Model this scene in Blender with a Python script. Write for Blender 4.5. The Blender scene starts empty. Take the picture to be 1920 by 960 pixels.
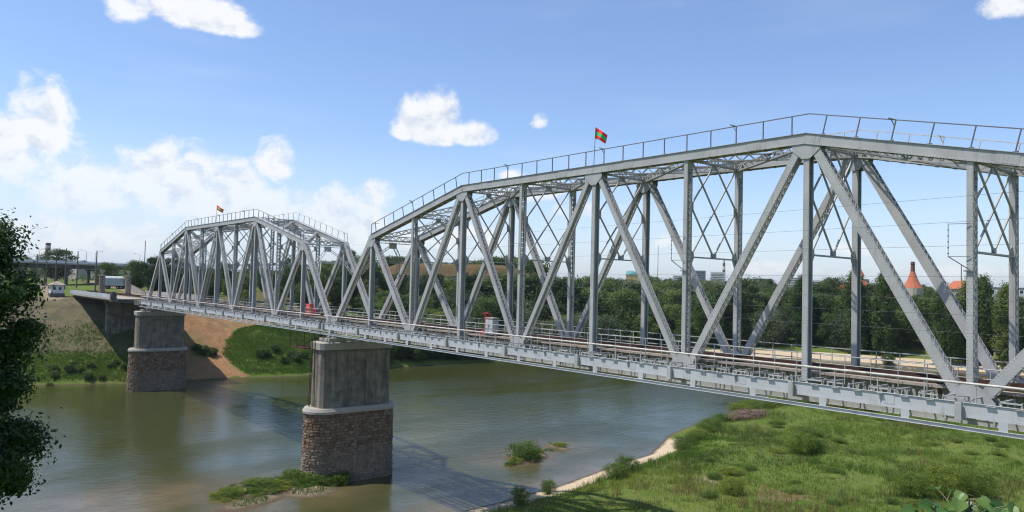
import bpy, math, random
import numpy as np
from mathutils import Vector, Matrix

sc = bpy.context.scene
COL = sc.collection

# ------------------------------------------------------------------ camera
cam_d = bpy.data.cameras.new('camera')
cam = bpy.data.objects.new('camera', cam_d)
COL.objects.link(cam)
CAM = (84.975, -41.358, 4.998)
def cam_axes(yaw, pit, rol):
    cy, sy = math.cos(yaw), math.sin(yaw)
    f = Vector((sy*math.cos(pit), cy*math.cos(pit), math.sin(pit)))
    r = Vector((cy, -sy, 0)); u = r.cross(f)
    return r*math.cos(rol)+u*math.sin(rol), u*math.cos(rol)-r*math.sin(rol), f
_r, _u, _f = cam_axes(-0.8868, 0.04, 0.0253)
cam.matrix_world = Matrix(((_r.x, _u.x, -_f.x, CAM[0]), (_r.y, _u.y, -_f.y, CAM[1]), (_r.z, _u.z, -_f.z, CAM[2]), (0, 0, 0, 1)))
cam_d.sensor_width = 36.0
cam_d.lens = 1407.56/1920*36.0
cam_d.clip_start = 0.2
cam_d.clip_end = 20000
sc.camera = cam
sc.render.resolution_x, sc.render.resolution_y = 1024, 512

# ------------------------------------------------------------------ sun, sky, exposure
SUN_DIR = Vector((0.25, 0.42, -1.0)).normalized()      # the way the light travels
sun_el = math.asin(-SUN_DIR.z)
sd = bpy.data.lights.new('sun', 'SUN'); sd.energy = 5.0; sd.angle = math.radians(0.5); sd.color = (1.0, 0.95, 0.87)
sun = bpy.data.objects.new('sun', sd); COL.objects.link(sun)
sun.rotation_euler = SUN_DIR.to_track_quat('-Z', 'Y').to_euler()
sun.location = (0, 0, 80)

world = bpy.data.worlds.new('World'); sc.world = world; world.use_nodes = True
wn, wl = world.node_tree.nodes, world.node_tree.links
wn.clear()
w_out = wn.new('ShaderNodeOutputWorld'); w_bg = wn.new('ShaderNodeBackground')
w_bg.inputs['Strength'].default_value = 0.13
sky = wn.new('ShaderNodeTexSky'); sky.sky_type = 'NISHITA'; sky.sun_disc = False
sky.sun_elevation = sun_el
sky.sun_rotation = math.atan2(-SUN_DIR.x, -SUN_DIR.y)
sky.air_density = 1.0; sky.dust_density = 0.6; sky.ozone_density = 1.6; sky.altitude = 50
def wmath(op, a, b=None, c=None, clamp=False):
    n = wn.new('ShaderNodeMath'); n.operation = op; n.use_clamp = clamp
    for i, v in enumerate((a, b, c)):
        if v is None: continue
        if isinstance(v, (int, float)): n.inputs[i].default_value = v
        else: wl.new(v, n.inputs[i])
    return n.outputs[0]
tc = wn.new('ShaderNodeTexCoord')
sep = wn.new('ShaderNodeSeparateXYZ'); wl.new(tc.outputs['Generated'], sep.inputs[0])
az = wmath('ARCTAN2', sep.outputs[1], sep.outputs[0])
el = wmath('ARCSINE', sep.outputs[2])
def wnoise(scale, detail, rough, dist=0.0, off=(0, 0, 0), stretch=1.0):
    mp = wn.new('ShaderNodeMapping'); wl.new(tc.outputs['Generated'], mp.inputs[0])
    mp.inputs['Location'].default_value = off; mp.inputs['Scale'].default_value = (1, 1, stretch)
    n = wn.new('ShaderNodeTexNoise'); wl.new(mp.outputs[0], n.inputs['Vector'])
    n.inputs['Scale'].default_value = scale; n.inputs['Detail'].default_value = detail
    n.inputs['Roughness'].default_value = rough; n.inputs['Distortion'].default_value = dist
    return n.outputs['Fac']
# cumulus: (azimuth, elevation of the base line, half width, height above base, depth below base, strength)
CLOUDS = [(2.562, .197, .060, .050, .016, 1.2), (2.588, .198, .036, .058, .014, 1.25), (2.560, .205, .034, .060, .014, 1.2), (2.52, .194, .04, .032, .012, 1.0), (2.428, .215, .016, .018, .008, .62),
          (2.858, .307, .066, .055, .013, 1.0), (2.895, .313, .03, .05, .015, 1.0), (2.942, .312, .030, .045, .020, .80),
          (3.022, .165, .042, .062, .04, 1.0), (3.075, .130, .075, .055, .05, .95), (2.975, .105, .07, .040, .04, .9),
          (2.885, .118, .075, .050, .05, 1.0), (2.820, .098, .07, .054, .045, .95), (2.768, .148, .028, .036, .030, .95),
          (2.78, .090, .05, .045, .03, .8), (2.695, .075, .045, .050, .03, .95), (2.655, .068, .04, .045, .03, .85),
          (2.64, .112, .03, .022, .02, .62), (2.46, .128, .04, .026, .02, .9), (2.415, .128, .025, .022, .015, .85),
          (2.36, .10, .05, .014, .012, .50), (2.56, .06, .12, .02, .02, .52), (2.25, .062, .03, .014, .01, .5), (2.03, .055, .03, .012, .01, .5),
          (2.12, .03, .06, .01, .01, .5), (1.868, .318, .035, .03, .014, .9), (1.93, .028, .08, .012, .01, .5),
          (3.01, .045, .25, .025, .03, .62), (3.35, .15, .12, .09, .04, 1.0), (1.45, .15, .1, .05, .03, 1.0)]
def field(dele):
    e = wmath('ADD', el, dele) if dele else el
    f = None
    for (a, b, ra, rt, rb, st) in CLOUDS:
        dx = wmath('MULTIPLY', wmath('SUBTRACT', az, a if a <= math.pi else a-2*math.pi), 1/ra)
        de = wmath('SUBTRACT', e, b)
        dy = wmath('ADD', wmath('MULTIPLY', wmath('MAXIMUM', de, 0.0), 1/rt), wmath('MULTIPLY', wmath('MINIMUM', de, 0.0), 1/rb))
        d2 = wmath('ADD', wmath('MULTIPLY', dx, dx), wmath('MULTIPLY', dy, dy))
        v = wmath('MULTIPLY', wmath('SUBTRACT', 1.0, d2), st)
        f = v if f is None else wmath('SMOOTH_MAX', f, v, 0.25)
    return wmath('MAXIMUM', f, -3.0)
fld = field(0.0)
nz = wmath('SUBTRACT', wnoise(30.0, 9.0, 0.60, 0.3, (3, 1, 7), 1.25), 0.5)
nz_up = wmath('SUBTRACT', wnoise(30.0, 5.0, 0.58, 0.3, (3.006, 1.006, 7.018), 1.25), 0.5)
nz2 = wmath('SUBTRACT', wnoise(11.0, 4.0, 0.5, 0.3, (1, 4, 2), 1.4), 0.5)
dens = wmath('ADD', fld, wmath('ADD', wmath('MULTIPLY', nz, 2.4), wmath('MULTIPLY', nz2, .9)))
def ramp01(v, lo, hi):
    n = wn.new('ShaderNodeMapRange'); n.interpolation_type = 'SMOOTHSTEP'
    wl.new(v, n.inputs[0]); n.inputs[1].default_value = lo; n.inputs[2].default_value = hi
    return n.outputs[0]
mask = ramp01(dens, -0.06, 0.78)
mask = wmath('MULTIPLY', mask, wmath('SUBTRACT', 1.0, wmath('MULTIPLY', wmath('MULTIPLY', ramp01(az, 2.58, 2.68), ramp01(el, .15, .08)), .30)))
# high thin cirrus streaks
ci = wn.new('ShaderNodeMapping'); wl.new(tc.outputs['Generated'], ci.inputs[0])
ci.inputs['Rotation'].default_value = (0.3, 0.55, 0.4); ci.inputs['Scale'].default_value = (2.0, 2.0, 11.0)
cn = wn.new('ShaderNodeTexNoise'); wl.new(ci.outputs[0], cn.inputs['Vector'])
cn.inputs['Scale'].default_value = 1.6; cn.inputs['Detail'].default_value = 5; cn.inputs['Roughness'].default_value = .5
cirrus = wmath('MULTIPLY', ramp01(cn.outputs['Fac'], 0.5, 0.8), 0.16)
# thin milky veil low over the horizon, thicker to the left
veil = wmath('MULTIPLY', ramp01(el, 0.20, -0.02), 0.50)
veil2 = wmath('MULTIPLY', wmath('MULTIPLY', ramp01(el, 0.22, 0.05), ramp01(az, 2.35, 3.0)), 0.20)
veil = wmath('MAXIMUM', wmath('ADD', veil, veil2), cirrus)
def wmix(fac, a, b):
    m = wn.new('ShaderNodeMix'); m.data_type = 'RGBA'
    if isinstance(fac, float): m.inputs[0].default_value = fac
    else: wl.new(fac, m.inputs[0])
    for i, v in ((6, a), (7, b)):
        if isinstance(v, tuple): m.inputs[i].default_value = v
        else: wl.new(v, m.inputs[i])
    return m.outputs[2]
tint = wn.new('ShaderNodeMix'); tint.data_type = 'RGBA'; tint.blend_type = 'MULTIPLY'; tint.inputs[0].default_value = 1.0
wl.new(sky.outputs[0], tint.inputs[6]); tint.inputs[7].default_value = (1.16, 1.24, 1.42, 1)
SKYTINT = tint
relief = wmath('MULTIPLY', wmath('SUBTRACT', nz_up, nz), 3.2)
body = ramp01(wmath('ADD', wmath('ADD', wmath('MULTIPLY', dens, 0.42), relief), wmath('MULTIPLY', nz2, -.6)), 0.15, 1.15)
cloud_col = wmix(body, (7.7, 7.75, 7.8, 1), (5.5, 5.95, 6.7, 1))
c1 = wmix(veil, tint.outputs[2], (6.0, 6.6, 7.6, 1))
c2 = wmix(wmath('MULTIPLY', mask, 0.93), c1, cloud_col)
below = ramp01(el, -0.004, -0.03)
c3 = wmix(below, c2, (2.2, 2.4, 2.3, 1))
wl.new(c3, w_bg.inputs['Color']); wl.new(w_bg.outputs[0], w_out.inputs['Surface'])

sc.view_settings.view_transform = 'Standard'; sc.view_settings.look = 'None'
sc.view_settings.gamma = 1.0; sc.view_settings.exposure = 0.0; sc.view_settings.use_curve_mapping = False
sc.render.engine = 'CYCLES'
sc.cycles.max_bounces = 6; sc.cycles.diffuse_bounces = 3; sc.cycles.glossy_bounces = 3
sc.cycles.transmission_bounces = 3; sc.cycles.transparent_max_bounces = 6; sc.cycles.volume_bounces = 0
sc.cycles.caustics_reflective = False; sc.cycles.caustics_refractive = False
sc.cycles.filter_width = 1.15; sc.cycles.use_denoising = True; sc.cycles.denoiser = 'OPENIMAGEDENOISE'; sc.cycles.denoising_prefilter = 'ACCURATE'; sc.cycles.denoising_input_passes = 'RGB_ALBEDO_NORMAL'
sc.cycles.sample_clamp_indirect = 6.0

# ------------------------------------------------------------------ small helpers
rng = np.random.default_rng(7)
random.seed(11)
P = 8.8            # truss panel
WATER = -19.2

class MB:
    """collects vertices and faces of ONE mesh"""
    def __init__(s): s.v = []; s.f = []; s.m = []; s.mi = 0
    def add(s, vs, fs):
        b = len(s.v); s.v.extend([tuple(v) for v in vs]); s.f.extend([tuple(b+i for i in f) for f in fs]); s.m.extend([s.mi]*len(fs))
    def frame(s, c, ax, ay, az):
        c, ax, ay, az = Vector(c), Vector(ax), Vector(ay), Vector(az)
        vs = [c+sx*ax+sy*ay+sz*az for sx in (-1, 1) for sy in (-1, 1) for sz in (-1, 1)]
        s.add(vs, [(0, 1, 3, 2), (4, 6, 7, 5), (0, 4, 5, 1), (2, 3, 7, 6), (0, 2, 6, 4), (1, 5, 7, 3)])
    def box(s, x0, x1, y0, y1, z0, z1):
        s.frame(((x0+x1)/2, (y0+y1)/2, (z0+z1)/2), ((x1-x0)/2, 0, 0), (0, (y1-y0)/2, 0), (0, 0, (z1-z0)/2))
    def bar(s, p0, p1, w, h, up=(0, 0, 1)):
        p0, p1 = Vector(p0), Vector(p1); d = p1-p0
        if d.length < 1e-6: return
        dn = d.normalized(); up = Vector(up)
        a = dn.cross(up)
        if a.length < 1e-3: a = dn.cross(Vector((0, 1, 0)))
        a.normalize(); b = a.cross(dn)
        s.frame((p0+p1)/2, d/2, a*(w/2), b*(h/2))
    def tube(s, p0, p1, r0, r1=None, n=8, caps=True):
        if r1 is None: r1 = r0
        p0, p1 = Vector(p0), Vector(p1); dn = (p1-p0).normalized()
        a = dn.cross(Vector((0, 0, 1)))
        if a.length < 1e-3: a = Vector((1, 0, 0))
        a.normalize(); b = a.cross(dn)
        vs = []
        for p, r in ((p0, r0), (p1, r1)):
            for i in range(n):
                t = 2*math.pi*i/n; vs.append(p+a*(r*math.cos(t))+b*(r*math.sin(t)))
        fs = [(i, (i+1) % n, n+(i+1) % n, n+i) for i in range(n)]
        if caps: fs += [tuple(range(n))[::-1], tuple(range(n, 2*n))]
        s.add(vs, fs)
    def prism(s, poly, ext):
        ext = Vector(ext); n = len(poly); vs = [Vector(p) for p in poly]; vs += [v+ext for v in vs]
        s.add(vs, [tuple(range(n))[::-1], tuple(range(n, 2*n))]+[(i, (i+1) % n, n+(i+1) % n, n+i) for i in range(n)])
    def lathe(s, c, prof, n=16):
        c = Vector(c); vs = []
        for r, z in prof:
            for i in range(n):
                t = 2*math.pi*i/n; vs.append(c+Vector((r*math.cos(t), r*math.sin(t), z)))
        fs = []
        for k in range(len(prof)-1):
            for i in range(n): fs.append((k*n+i, k*n+(i+1) % n, (k+1)*n+(i+1) % n, (k+1)*n+i))
        fs += [tuple(range(n))[::-1], tuple(range((len(prof)-1)*n, len(prof)*n))]
        s.add(vs, fs)
    def rivets(s, p0, p1, nrm, pitch, r=0.03, h=0.028):
        p0, p1, nrm = Vector(p0), Vector(p1), Vector(nrm).normalized(); d = p1-p0; L = d.length
        if L < pitch: return
        dn = d.normalized(); b = nrm.cross(dn); k = int(L/pitch)
        for i in range(k):
            c = p0+dn*((i+.5)*L/k)
            vs = [c+dn*(r*math.cos(t))+b*(r*math.sin(t)) for t in (0, 1.257, 2.513, 3.77, 5.027)]+[c+nrm*h]
            s.add(vs, [(j, (j+1) % 5, 5) for j in range(5)])

def obj(name, mb, mats, parent=None, smooth=False, **kw):
    me = bpy.data.meshes.new(name)
    if isinstance(mb, MB):
        me.from_pydata(mb.v, [], mb.f)
        if any(mb.m): me.polygons.foreach_set('material_index', mb.m)
    else:
        me.from_pydata(mb[0], [], mb[1])
    if not isinstance(mats, (list, tuple)): mats = [mats]
    for m in mats: me.materials.append(m)
    if smooth: me.polygons.foreach_set('use_smooth', [True]*len(me.polygons))
    me.update()
    o = bpy.data.objects.new(name, me); COL.objects.link(o)
    if parent is not None: o.parent = parent
    for k, v in kw.items(): o[k] = v
    return o
def thing(name, label, cat, loc=(0, 0, 0), rz=0, group=None):
    o = bpy.data.objects.new(name, None); COL.objects.link(o); o.empty_display_size = .5
    o.location = loc; o.rotation_euler = (0, 0, rz); o['label'] = label; o['category'] = cat
    if group: o['group'] = group
    return o
def kids(o): return [c for c in bpy.data.objects if c.parent == o]
def dup(o, loc=None, rz=None, scale=None, label=None, parent=None, name=None):
    tree = CH.get(o.name)
    if tree is None:
        tree = kids(o); CH[o.name] = tree
    c = o.copy(); COL.objects.link(c)
    if loc is not None: c.location = loc
    if rz is not None: c.rotation_euler = (0, 0, rz)
    if scale is not None: c.scale = scale if isinstance(scale, (tuple, list)) else (scale,)*3
    if label: c['label'] = label
    if parent is not None: c.parent = parent
    for k in tree: dup(k, parent=c)
    return c
CH = {}

# ------------------------------------------------------------------ materials
def mat(name, col, rough=.6, metal=0.0, spec=.5, noise=None, bump=None, col2=None, extra=None):
    """noise=(scale, lo, hi) blends col->col2 over object-space noise; bump=(scale, strength, distance)"""
    m = bpy.data.materials.new(name); m.use_nodes = True
    nt = m.node_tree; n, l = nt.nodes, nt.links
    b = n['Principled BSDF']; b.inputs['Roughness'].default_value = rough; b.inputs['Metallic'].default_value = metal
    b.inputs['Specular IOR Level'].default_value = spec
    b.inputs['Base Color'].default_value = (*col, 1)
    g = n.new('ShaderNodeNewGeometry')
    if col2 is not None:
        sc_, lo, hi = noise
        t = n.new('ShaderNodeTexNoise'); t.inputs['Scale'].default_value = sc_; t.inputs['Detail'].default_value = 6; t.inputs['Roughness'].default_value = .62
        l.new(g.outputs['Position'], t.inputs['Vector'])
        r = n.new('ShaderNodeMapRange'); l.new(t.outputs['Fac'], r.inputs[0]); r.inputs[1].default_value = lo; r.inputs[2].default_value = hi
        x = n.new('ShaderNodeMix'); x.data_type = 'RGBA'; l.new(r.outputs[0], x.inputs[0])
        x.inputs[6].default_value = (*col, 1); x.inputs[7].default_value = (*col2, 1)
        l.new(x.outputs[2], b.inputs['Base Color'])
    if bump:
        t = n.new('ShaderNodeTexNoise'); t.inputs['Scale'].default_value = bump[0]; t.inputs['Detail'].default_value = 5
        l.new(g.outputs['Position'], t.inputs['Vector'])
        bp = n.new('ShaderNodeBump'); bp.inputs['Strength'].default_value = bump[1]; bp.inputs['Distance'].default_value = bump[2]
        l.new(t.outputs['Fac'], bp.inputs['Height']); l.new(bp.outputs[0], b.inputs['Normal'])
    return m

def streaked(m, dark, lo, hi, amt):
    nt = m.node_tree; n, l = nt.nodes, nt.links; b = n['Principled BSDF']; src = b.inputs['Base Color'].links[0].from_socket
    g = n.new('ShaderNodeNewGeometry'); mp = n.new('ShaderNodeMapping'); mp.inputs['Scale'].default_value = (1.6, 1.6, .13); l.new(g.outputs['Position'], mp.inputs[0])
    t = n.new('ShaderNodeTexNoise'); t.inputs['Scale'].default_value = 1.0; t.inputs['Detail'].default_value = 8; t.inputs['Roughness'].default_value = .68; l.new(mp.outputs[0], t.inputs['Vector'])
    r = n.new('ShaderNodeMapRange'); l.new(t.outputs['Fac'], r.inputs[0]); r.inputs[1].default_value = lo; r.inputs[2].default_value = hi; r.inputs[4].default_value = amt
    x = n.new('ShaderNodeMix'); x.data_type = 'RGBA'; l.new(r.outputs[0], x.inputs[0]); l.new(src, x.inputs[6]); x.inputs[7].default_value = (*dark, 1)
    # faint horizontal lift joints left by the formwork
    sp = n.new('ShaderNodeSeparateXYZ'); l.new(g.outputs['Position'], sp.inputs[0])
    q = n.new('ShaderNodeMath'); q.operation = 'FRACT'; k = n.new('ShaderNodeMath'); k.operation = 'MULTIPLY'; k.inputs[1].default_value = .85; l.new(sp.outputs[2], k.inputs[0]); l.new(k.outputs[0], q.inputs[0])
    w = n.new('ShaderNodeMapRange'); l.new(q.outputs[0], w.inputs[0]); w.inputs[1].default_value = 0; w.inputs[2].default_value = .06; w.inputs[3].default_value = .4; w.inputs[4].default_value = 0
    y = n.new('ShaderNodeMix'); y.data_type = 'RGBA'; l.new(w.outputs[0], y.inputs[0]); l.new(x.outputs[2], y.inputs[6]); y.inputs[7].default_value = (*dark, 1)
    l.new(y.outputs[2], b.inputs['Base Color'])
def paint_material(name, base, worn, streak):
    m = mat(name, base, .55, 0.0, .4)
    nt = m.node_tree; n, l = nt.nodes, nt.links; b = n['Principled BSDF']
    g = n.new('ShaderNodeNewGeometry')
    t = n.new('ShaderNodeTexNoise'); t.inputs['Scale'].default_value = .55; t.inputs['Detail'].default_value = 8; t.inputs['Roughness'].default_value = .65
    l.new(g.outputs['Position'], t.inputs['Vector'])
    x = n.new('ShaderNodeMix'); x.data_type = 'RGBA'; x.inputs[6].default_value = (*base, 1); x.inputs[7].default_value = (*worn, 1)
    r = n.new('ShaderNodeMapRange'); l.new(t.outputs['Fac'], r.inputs[0]); r.inputs[1].default_value = .38; r.inputs[2].default_value = .66
    l.new(r.outputs[0], x.inputs[0])
    # vertical dirt streaks
    mp = n.new('ShaderNodeMapping'); mp.inputs['Scale'].default_value = (2.6, 2.6, .45); l.new(g.outputs['Position'], mp.inputs[0])
    t2 = n.new('ShaderNodeTexNoise'); t2.inputs['Scale'].default_value = 1.0; t2.inputs['Detail'].default_value = 6; l.new(mp.outputs[0], t2.inputs['Vector'])
    r2 = n.new('ShaderNodeMapRange'); l.new(t2.outputs['Fac'], r2.inputs[0]); r2.inputs[1].default_value = .55; r2.inputs[2].default_value = .78; r2.inputs[4].default_value = .5
    y = n.new('ShaderNodeMix'); y.data_type = 'RGBA'; l.new(r2.outputs[0], y.inputs[0]); l.new(x.outputs[2], y.inputs[6]); y.inputs[7].default_value = (*streak, 1)
    l.new(y.outputs[2], b.inputs['Base Color'])
    return m
M = {}
M['steel'] = paint_material('grey_bridge_paint', (.42, .415, .395), (.34, .335, .32), (.20, .165, .135))
M['steel_pale'] = paint_material('pale_bridge_paint', (.50, .505, .51), (.43, .43, .43), (.26, .20, .16))  # paler grey paint of the side girders, trolley rails and cabinet
M['pipe'] = mat('pale_pipe_paint', (.60, .57, .52), .5, 0, .4, (3, .4, .7), None, (.42, .36, .30))
M['darkrail'] = mat('dark_grey_handrail_paint', (.13, .13, .15), .6, 0, .3, (3, .4, .7), None, (.20, .19, .19))
M['rust'] = mat('rusty_steel', (.10, .045, .028), .8, .2, .3, (4, .35, .7), None, (.05, .028, .02))
M['sleeper'] = mat('tarred_timber', (.045, .032, .026), .9, 0, .2, (5, .35, .7), (12, .4, .02), (.10, .07, .055))
M['slab'] = mat('walkway_concrete', (.40, .33, .26), .9, 0, .2, (1.2, .35, .7), (9, .3, .01), (.24, .21, .18))
M['concrete'] = mat('weathered_concrete', (.27, .235, .185), .92, 0, .2, (.8, .38, .66), (5, .5, .03), (.12, .108, .092))
streaked(M['concrete'], (.10, .082, .066), .46, .66, .8)
M['concrete_pale'] = mat('pale_concrete', (.38, .345, .29), .9, 0, .2, (.7, .35, .7), (6, .4, .02), (.30, .28, .25))
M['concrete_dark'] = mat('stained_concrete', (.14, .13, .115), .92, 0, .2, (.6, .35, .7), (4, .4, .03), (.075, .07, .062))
M['red'] = mat('red_paint', (.30, .02, .02), .5, 0, .4, (3, .4, .75), None, (.33, .03, .03))
M['red_pale'] = mat('faded_red_paint', (.62, .14, .10), .6, 0, .4, (3, .4, .75), None, (.5, .10, .08))
M['white'] = mat('white_painted_metal', (.68, .70, .72), .5, 0, .4, (2, .4, .75), None, (.5, .52, .53))
M['timber'] = mat('grey_timber', (.17, .145, .125), .9, 0, .2, (2, .35, .7), (9, .3, .01), (.10, .09, .08))
M['bark'] = mat('bark', (.09, .065, .045), .95, 0, .1, (5, .35, .7), (12, .6, .03), (.05, .04, .03))
M['glass_dark'] = mat('dark_window_glass', (.03, .035, .04), .15, 0, .6)
M['plaster_cream'] = mat('cream_plaster', (.52, .46, .34), .9, 0, .2, (.3, .35, .7), None, (.42, .37, .28))
M['plaster_yellow'] = mat('yellow_plaster', (.60, .44, .20), .9, 0, .2, (.3, .35, .7), None, (.5, .38, .2))
M['plaster_white'] = mat('white_plaster', (.62, .61, .58), .9, 0, .2, (.3, .35, .7), None, (.5, .49, .46))
M['tile_orange'] = mat('orange_roof_tile', (.50, .17, .085), .85, 0, .2, (1.2, .35, .7), (6, .3, .05), (.36, .12, .07))
M['brick'] = mat('dark_brick', (.20, .09, .07), .9, 0, .2, (2, .35, .7), None, (.13, .07, .06))
M['roof_teal'] = mat('teal_roof', (.10, .26, .26), .6, 0, .4)
M['gold'] = mat('gold_dome', (.55, .42, .10), .35, .8, .5)
M['slate'] = mat('grey_roofing', (.16, .17, .19), .8, 0, .2)
M['wire'] = mat('overhead_wire_metal', (.10, .10, .11), .6, .3, .3)
M['black'] = mat('black_rubber', (.02, .02, .022), .8)
M['canvas'] = mat('pale_grey_van_body', (.42, .45, .47), .6, 0, .4, (.8, .35, .7), None, (.33, .36, .38))
M['drygrass'] = mat('dry_brown_grass', (.15, .095, .05), .95, 0, .1, (.25, .35, .68), (1.5, 1, .3), (.09, .08, .035))

def masonry():
    m = mat('rough_stone_masonry', (.3, .2, .15), .95, 0, .15)
    nt = m.node_tree; n, l = nt.nodes, nt.links; b = n['Principled BSDF']
    at = n.new('ShaderNodeAttribute'); at.attribute_name = 'tone'
    rp = n.new('ShaderNodeValToRGB'); e = rp.color_ramp.elements; l.new(at.outputs['Fac'], rp.inputs[0])
    e[0].color = (.14, .11, .085, 1); e[0].position = 0.02; e[1].position = 1; e[1].color = (.31, .22, .15, 1)
    for p_, c_ in ((.08, (.15, .095, .062, 1)), (.5, (.21, .135, .085, 1)), (.8, (.245, .175, .12, 1))):
        k = e.new(p_); k.color = c_
    g = n.new('ShaderNodeNewGeometry'); sp = n.new('ShaderNodeSeparateXYZ'); l.new(g.outputs['Position'], sp.inputs[0])
    no = n.new('ShaderNodeTexNoise'); no.inputs['Scale'].default_value = .5; no.inputs['Detail'].default_value = 5; l.new(g.outputs['Position'], no.inputs['Vector'])
    ad = n.new('ShaderNodeMath'); ad.operation = 'MULTIPLY_ADD'; l.new(no.outputs['Fac'], ad.inputs[0]); ad.inputs[1].default_value = 1.2; l.new(sp.outputs[2], ad.inputs[2])
    mr = n.new('ShaderNodeMapRange'); l.new(ad.outputs[0], mr.inputs[0]); mr.inputs[1].default_value = -14.9; mr.inputs[2].default_value = -14.3; mr.inputs[3].default_value = .72; mr.inputs[4].default_value = 0
    mx = n.new('ShaderNodeMix'); mx.data_type = 'RGBA'; l.new(mr.outputs[0], mx.inputs[0]); l.new(rp.outputs[0], mx.inputs[6]); mx.inputs[7].default_value = (.22, .175, .13, 1)
    n3 = n.new('ShaderNodeTexNoise'); n3.inputs['Scale'].default_value = 2.2; n3.inputs['Detail'].default_value = 7; n3.inputs['Roughness'].default_value = .7; l.new(g.outputs['Position'], n3.inputs['Vector'])
    r3 = n.new('ShaderNodeMapRange'); l.new(n3.outputs['Fac'], r3.inputs[0]); r3.inputs[1].default_value = .3; r3.inputs[2].default_value = .7; r3.inputs[3].default_value = .55; r3.inputs[4].default_value = 1.35
    vm = n.new('ShaderNodeVectorMath'); vm.operation = 'SCALE'; l.new(mx.outputs[2], vm.inputs[0]); l.new(r3.outputs[0], vm.inputs['Scale'])
    l.new(vm.outputs[0], b.inputs['Base Color'])
    bp = n.new('ShaderNodeBump'); bp.inputs['Strength'].default_value = .8; bp.inputs['Distance'].default_value = .06; l.new(n3.outputs['Fac'], bp.inputs['Height']); l.new(bp.outputs[0], b.inputs['Normal'])
    return m
M['masonry'] = masonry()

def leaf_material(name, c1, c2, c3, trans=.35, rough=.55):
    """per-leaf colour from the mesh attribute 'tone' and a per-tree shift from Object Info"""
    m = bpy.data.materials.new(name); m.use_nodes = True
    nt = m.node_tree; n, l = nt.nodes, nt.links; n.clear()
    out = n.new('ShaderNodeOutputMaterial'); b = n.new('ShaderNodeBsdfPrincipled'); tr = n.new('ShaderNodeBsdfTranslucent'); mx = n.new('ShaderNodeMixShader')
    at = n.new('ShaderNodeAttribute'); at.attribute_name = 'tone'
    rp = n.new('ShaderNodeValToRGB'); e = rp.color_ramp.elements
    e[0].position = 0; e[0].color = (*c1, 1); e[1].position = 1; e[1].color = (*c3, 1); k = e.new(.55); k.color = (*c2, 1)
    l.new(at.outputs['Fac'], rp.inputs[0])
    oi = n.new('ShaderNodeObjectInfo')
    hs = n.new('ShaderNodeHueSaturation'); l.new(rp.outputs[0], hs.inputs['Color'])
    r1 = n.new('ShaderNodeMapRange'); l.new(oi.outputs['Random'], r1.inputs[0]); r1.inputs[3].default_value = .465; r1.inputs[4].default_value = .525
    r2 = n.new('ShaderNodeMapRange'); l.new(oi.outputs['Random'], r2.inputs[0]); r2.inputs[3].default_value = 1.65; r2.inputs[4].default_value = .8
    l.new(r1.outputs[0], hs.inputs['Hue']); l.new(r2.outputs[0], hs.inputs['Value']); hs.inputs['Saturation'].default_value = 1.0
    l.new(hs.outputs[0], b.inputs['Base Color']); l.new(hs.outputs[0], tr.inputs['Color'])
    b.inputs['Roughness'].default_value = rough; b.inputs['Specular IOR Level'].default_value = .3
    mx.inputs[0].default_value = trans; l.new(b.outputs[0], mx.inputs[1]); l.new(tr.outputs[0], mx.inputs[2]); l.new(mx.outputs[0], out.inputs['Surface'])
    return m
M['leaf'] = leaf_material('tree_foliage', (.038, .070, .015), (.078, .125, .028), (.12, .175, .04), .42)
M['leaf_grey'] = leaf_material('willow_foliage', (.055, .075, .035), (.10, .125, .062), (.15, .18, .09), .4)
M['leaf_dark'] = leaf_material('dark_foliage', (.024, .045, .012), (.046, .078, .02), (.08, .12, .03), .32)
M['leaf_near'] = leaf_material('near_tree_foliage', (.014, .032, .006), (.028, .062, .010), (.075, .13, .02), .28, .5)
M['leaf_meadow'] = leaf_material('meadow_shrub_foliage', (.075, .125, .018), (.12, .18, .028), (.17, .22, .04), .48, .6)
M['grass'] = leaf_material('grass_blades', (.055, .11, .014), (.11, .185, .024), (.20, .22, .05), .42, .7)
M['weed'] = leaf_material('weed_blades', (.07, .10, .03), (.12, .13, .04), (.19, .13, .06), .3, .8)
M['drybrush'] = leaf_material('dead_brush', (.11, .075, .05), (.17, .125, .09), (.24, .18, .13), .1, .9)
# ------------------------------------------------------------------ terrain
NEAR_WL = [(60, -300), (40, -120), (31, -50), (25, -20), (20.5, -2), (19.0, 6.7), (18.3, 13.9), (17.2, 21.5), (14.4, 32.8), (11.5, 45.9), (5.0, 57.6), (1.5, 67), (-2.2, 79), (-4.5, 93), (-2.3, 103),
           (9.4, 117), (22, 128), (55, 142), (120, 158), (260, 170), (600, 150), (1500, 0)]
NEAR_POLY = NEAR_WL+[(9000, -500), (9000, -9000), (200, -9000)]
FAR_WL = [(-60, -1500), (-90, -300), (-112, -80), (-108.5, -30), (-107, -14), (-104, -6), (-101.5, -1), (-101.2, 15), (-99.7, 27), (-97.5, 38.5), (-100, 50), (-102.8, 62.7), (-104.5, 81.4), (-105, 100),
          (-104, 130), (-97, 165), (-86, 190), (-72, 209), (-58, 222), (-42, 227), (-22, 231), (10, 234), (60, 246), (140, 262), (300, 275), (700, 260), (1600, 100)]
FAR_POLY = FAR_WL+[(9000, 100), (9000, 9000), (-9000, 9000), (-9000, -9000), (-60, -9000)]
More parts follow.
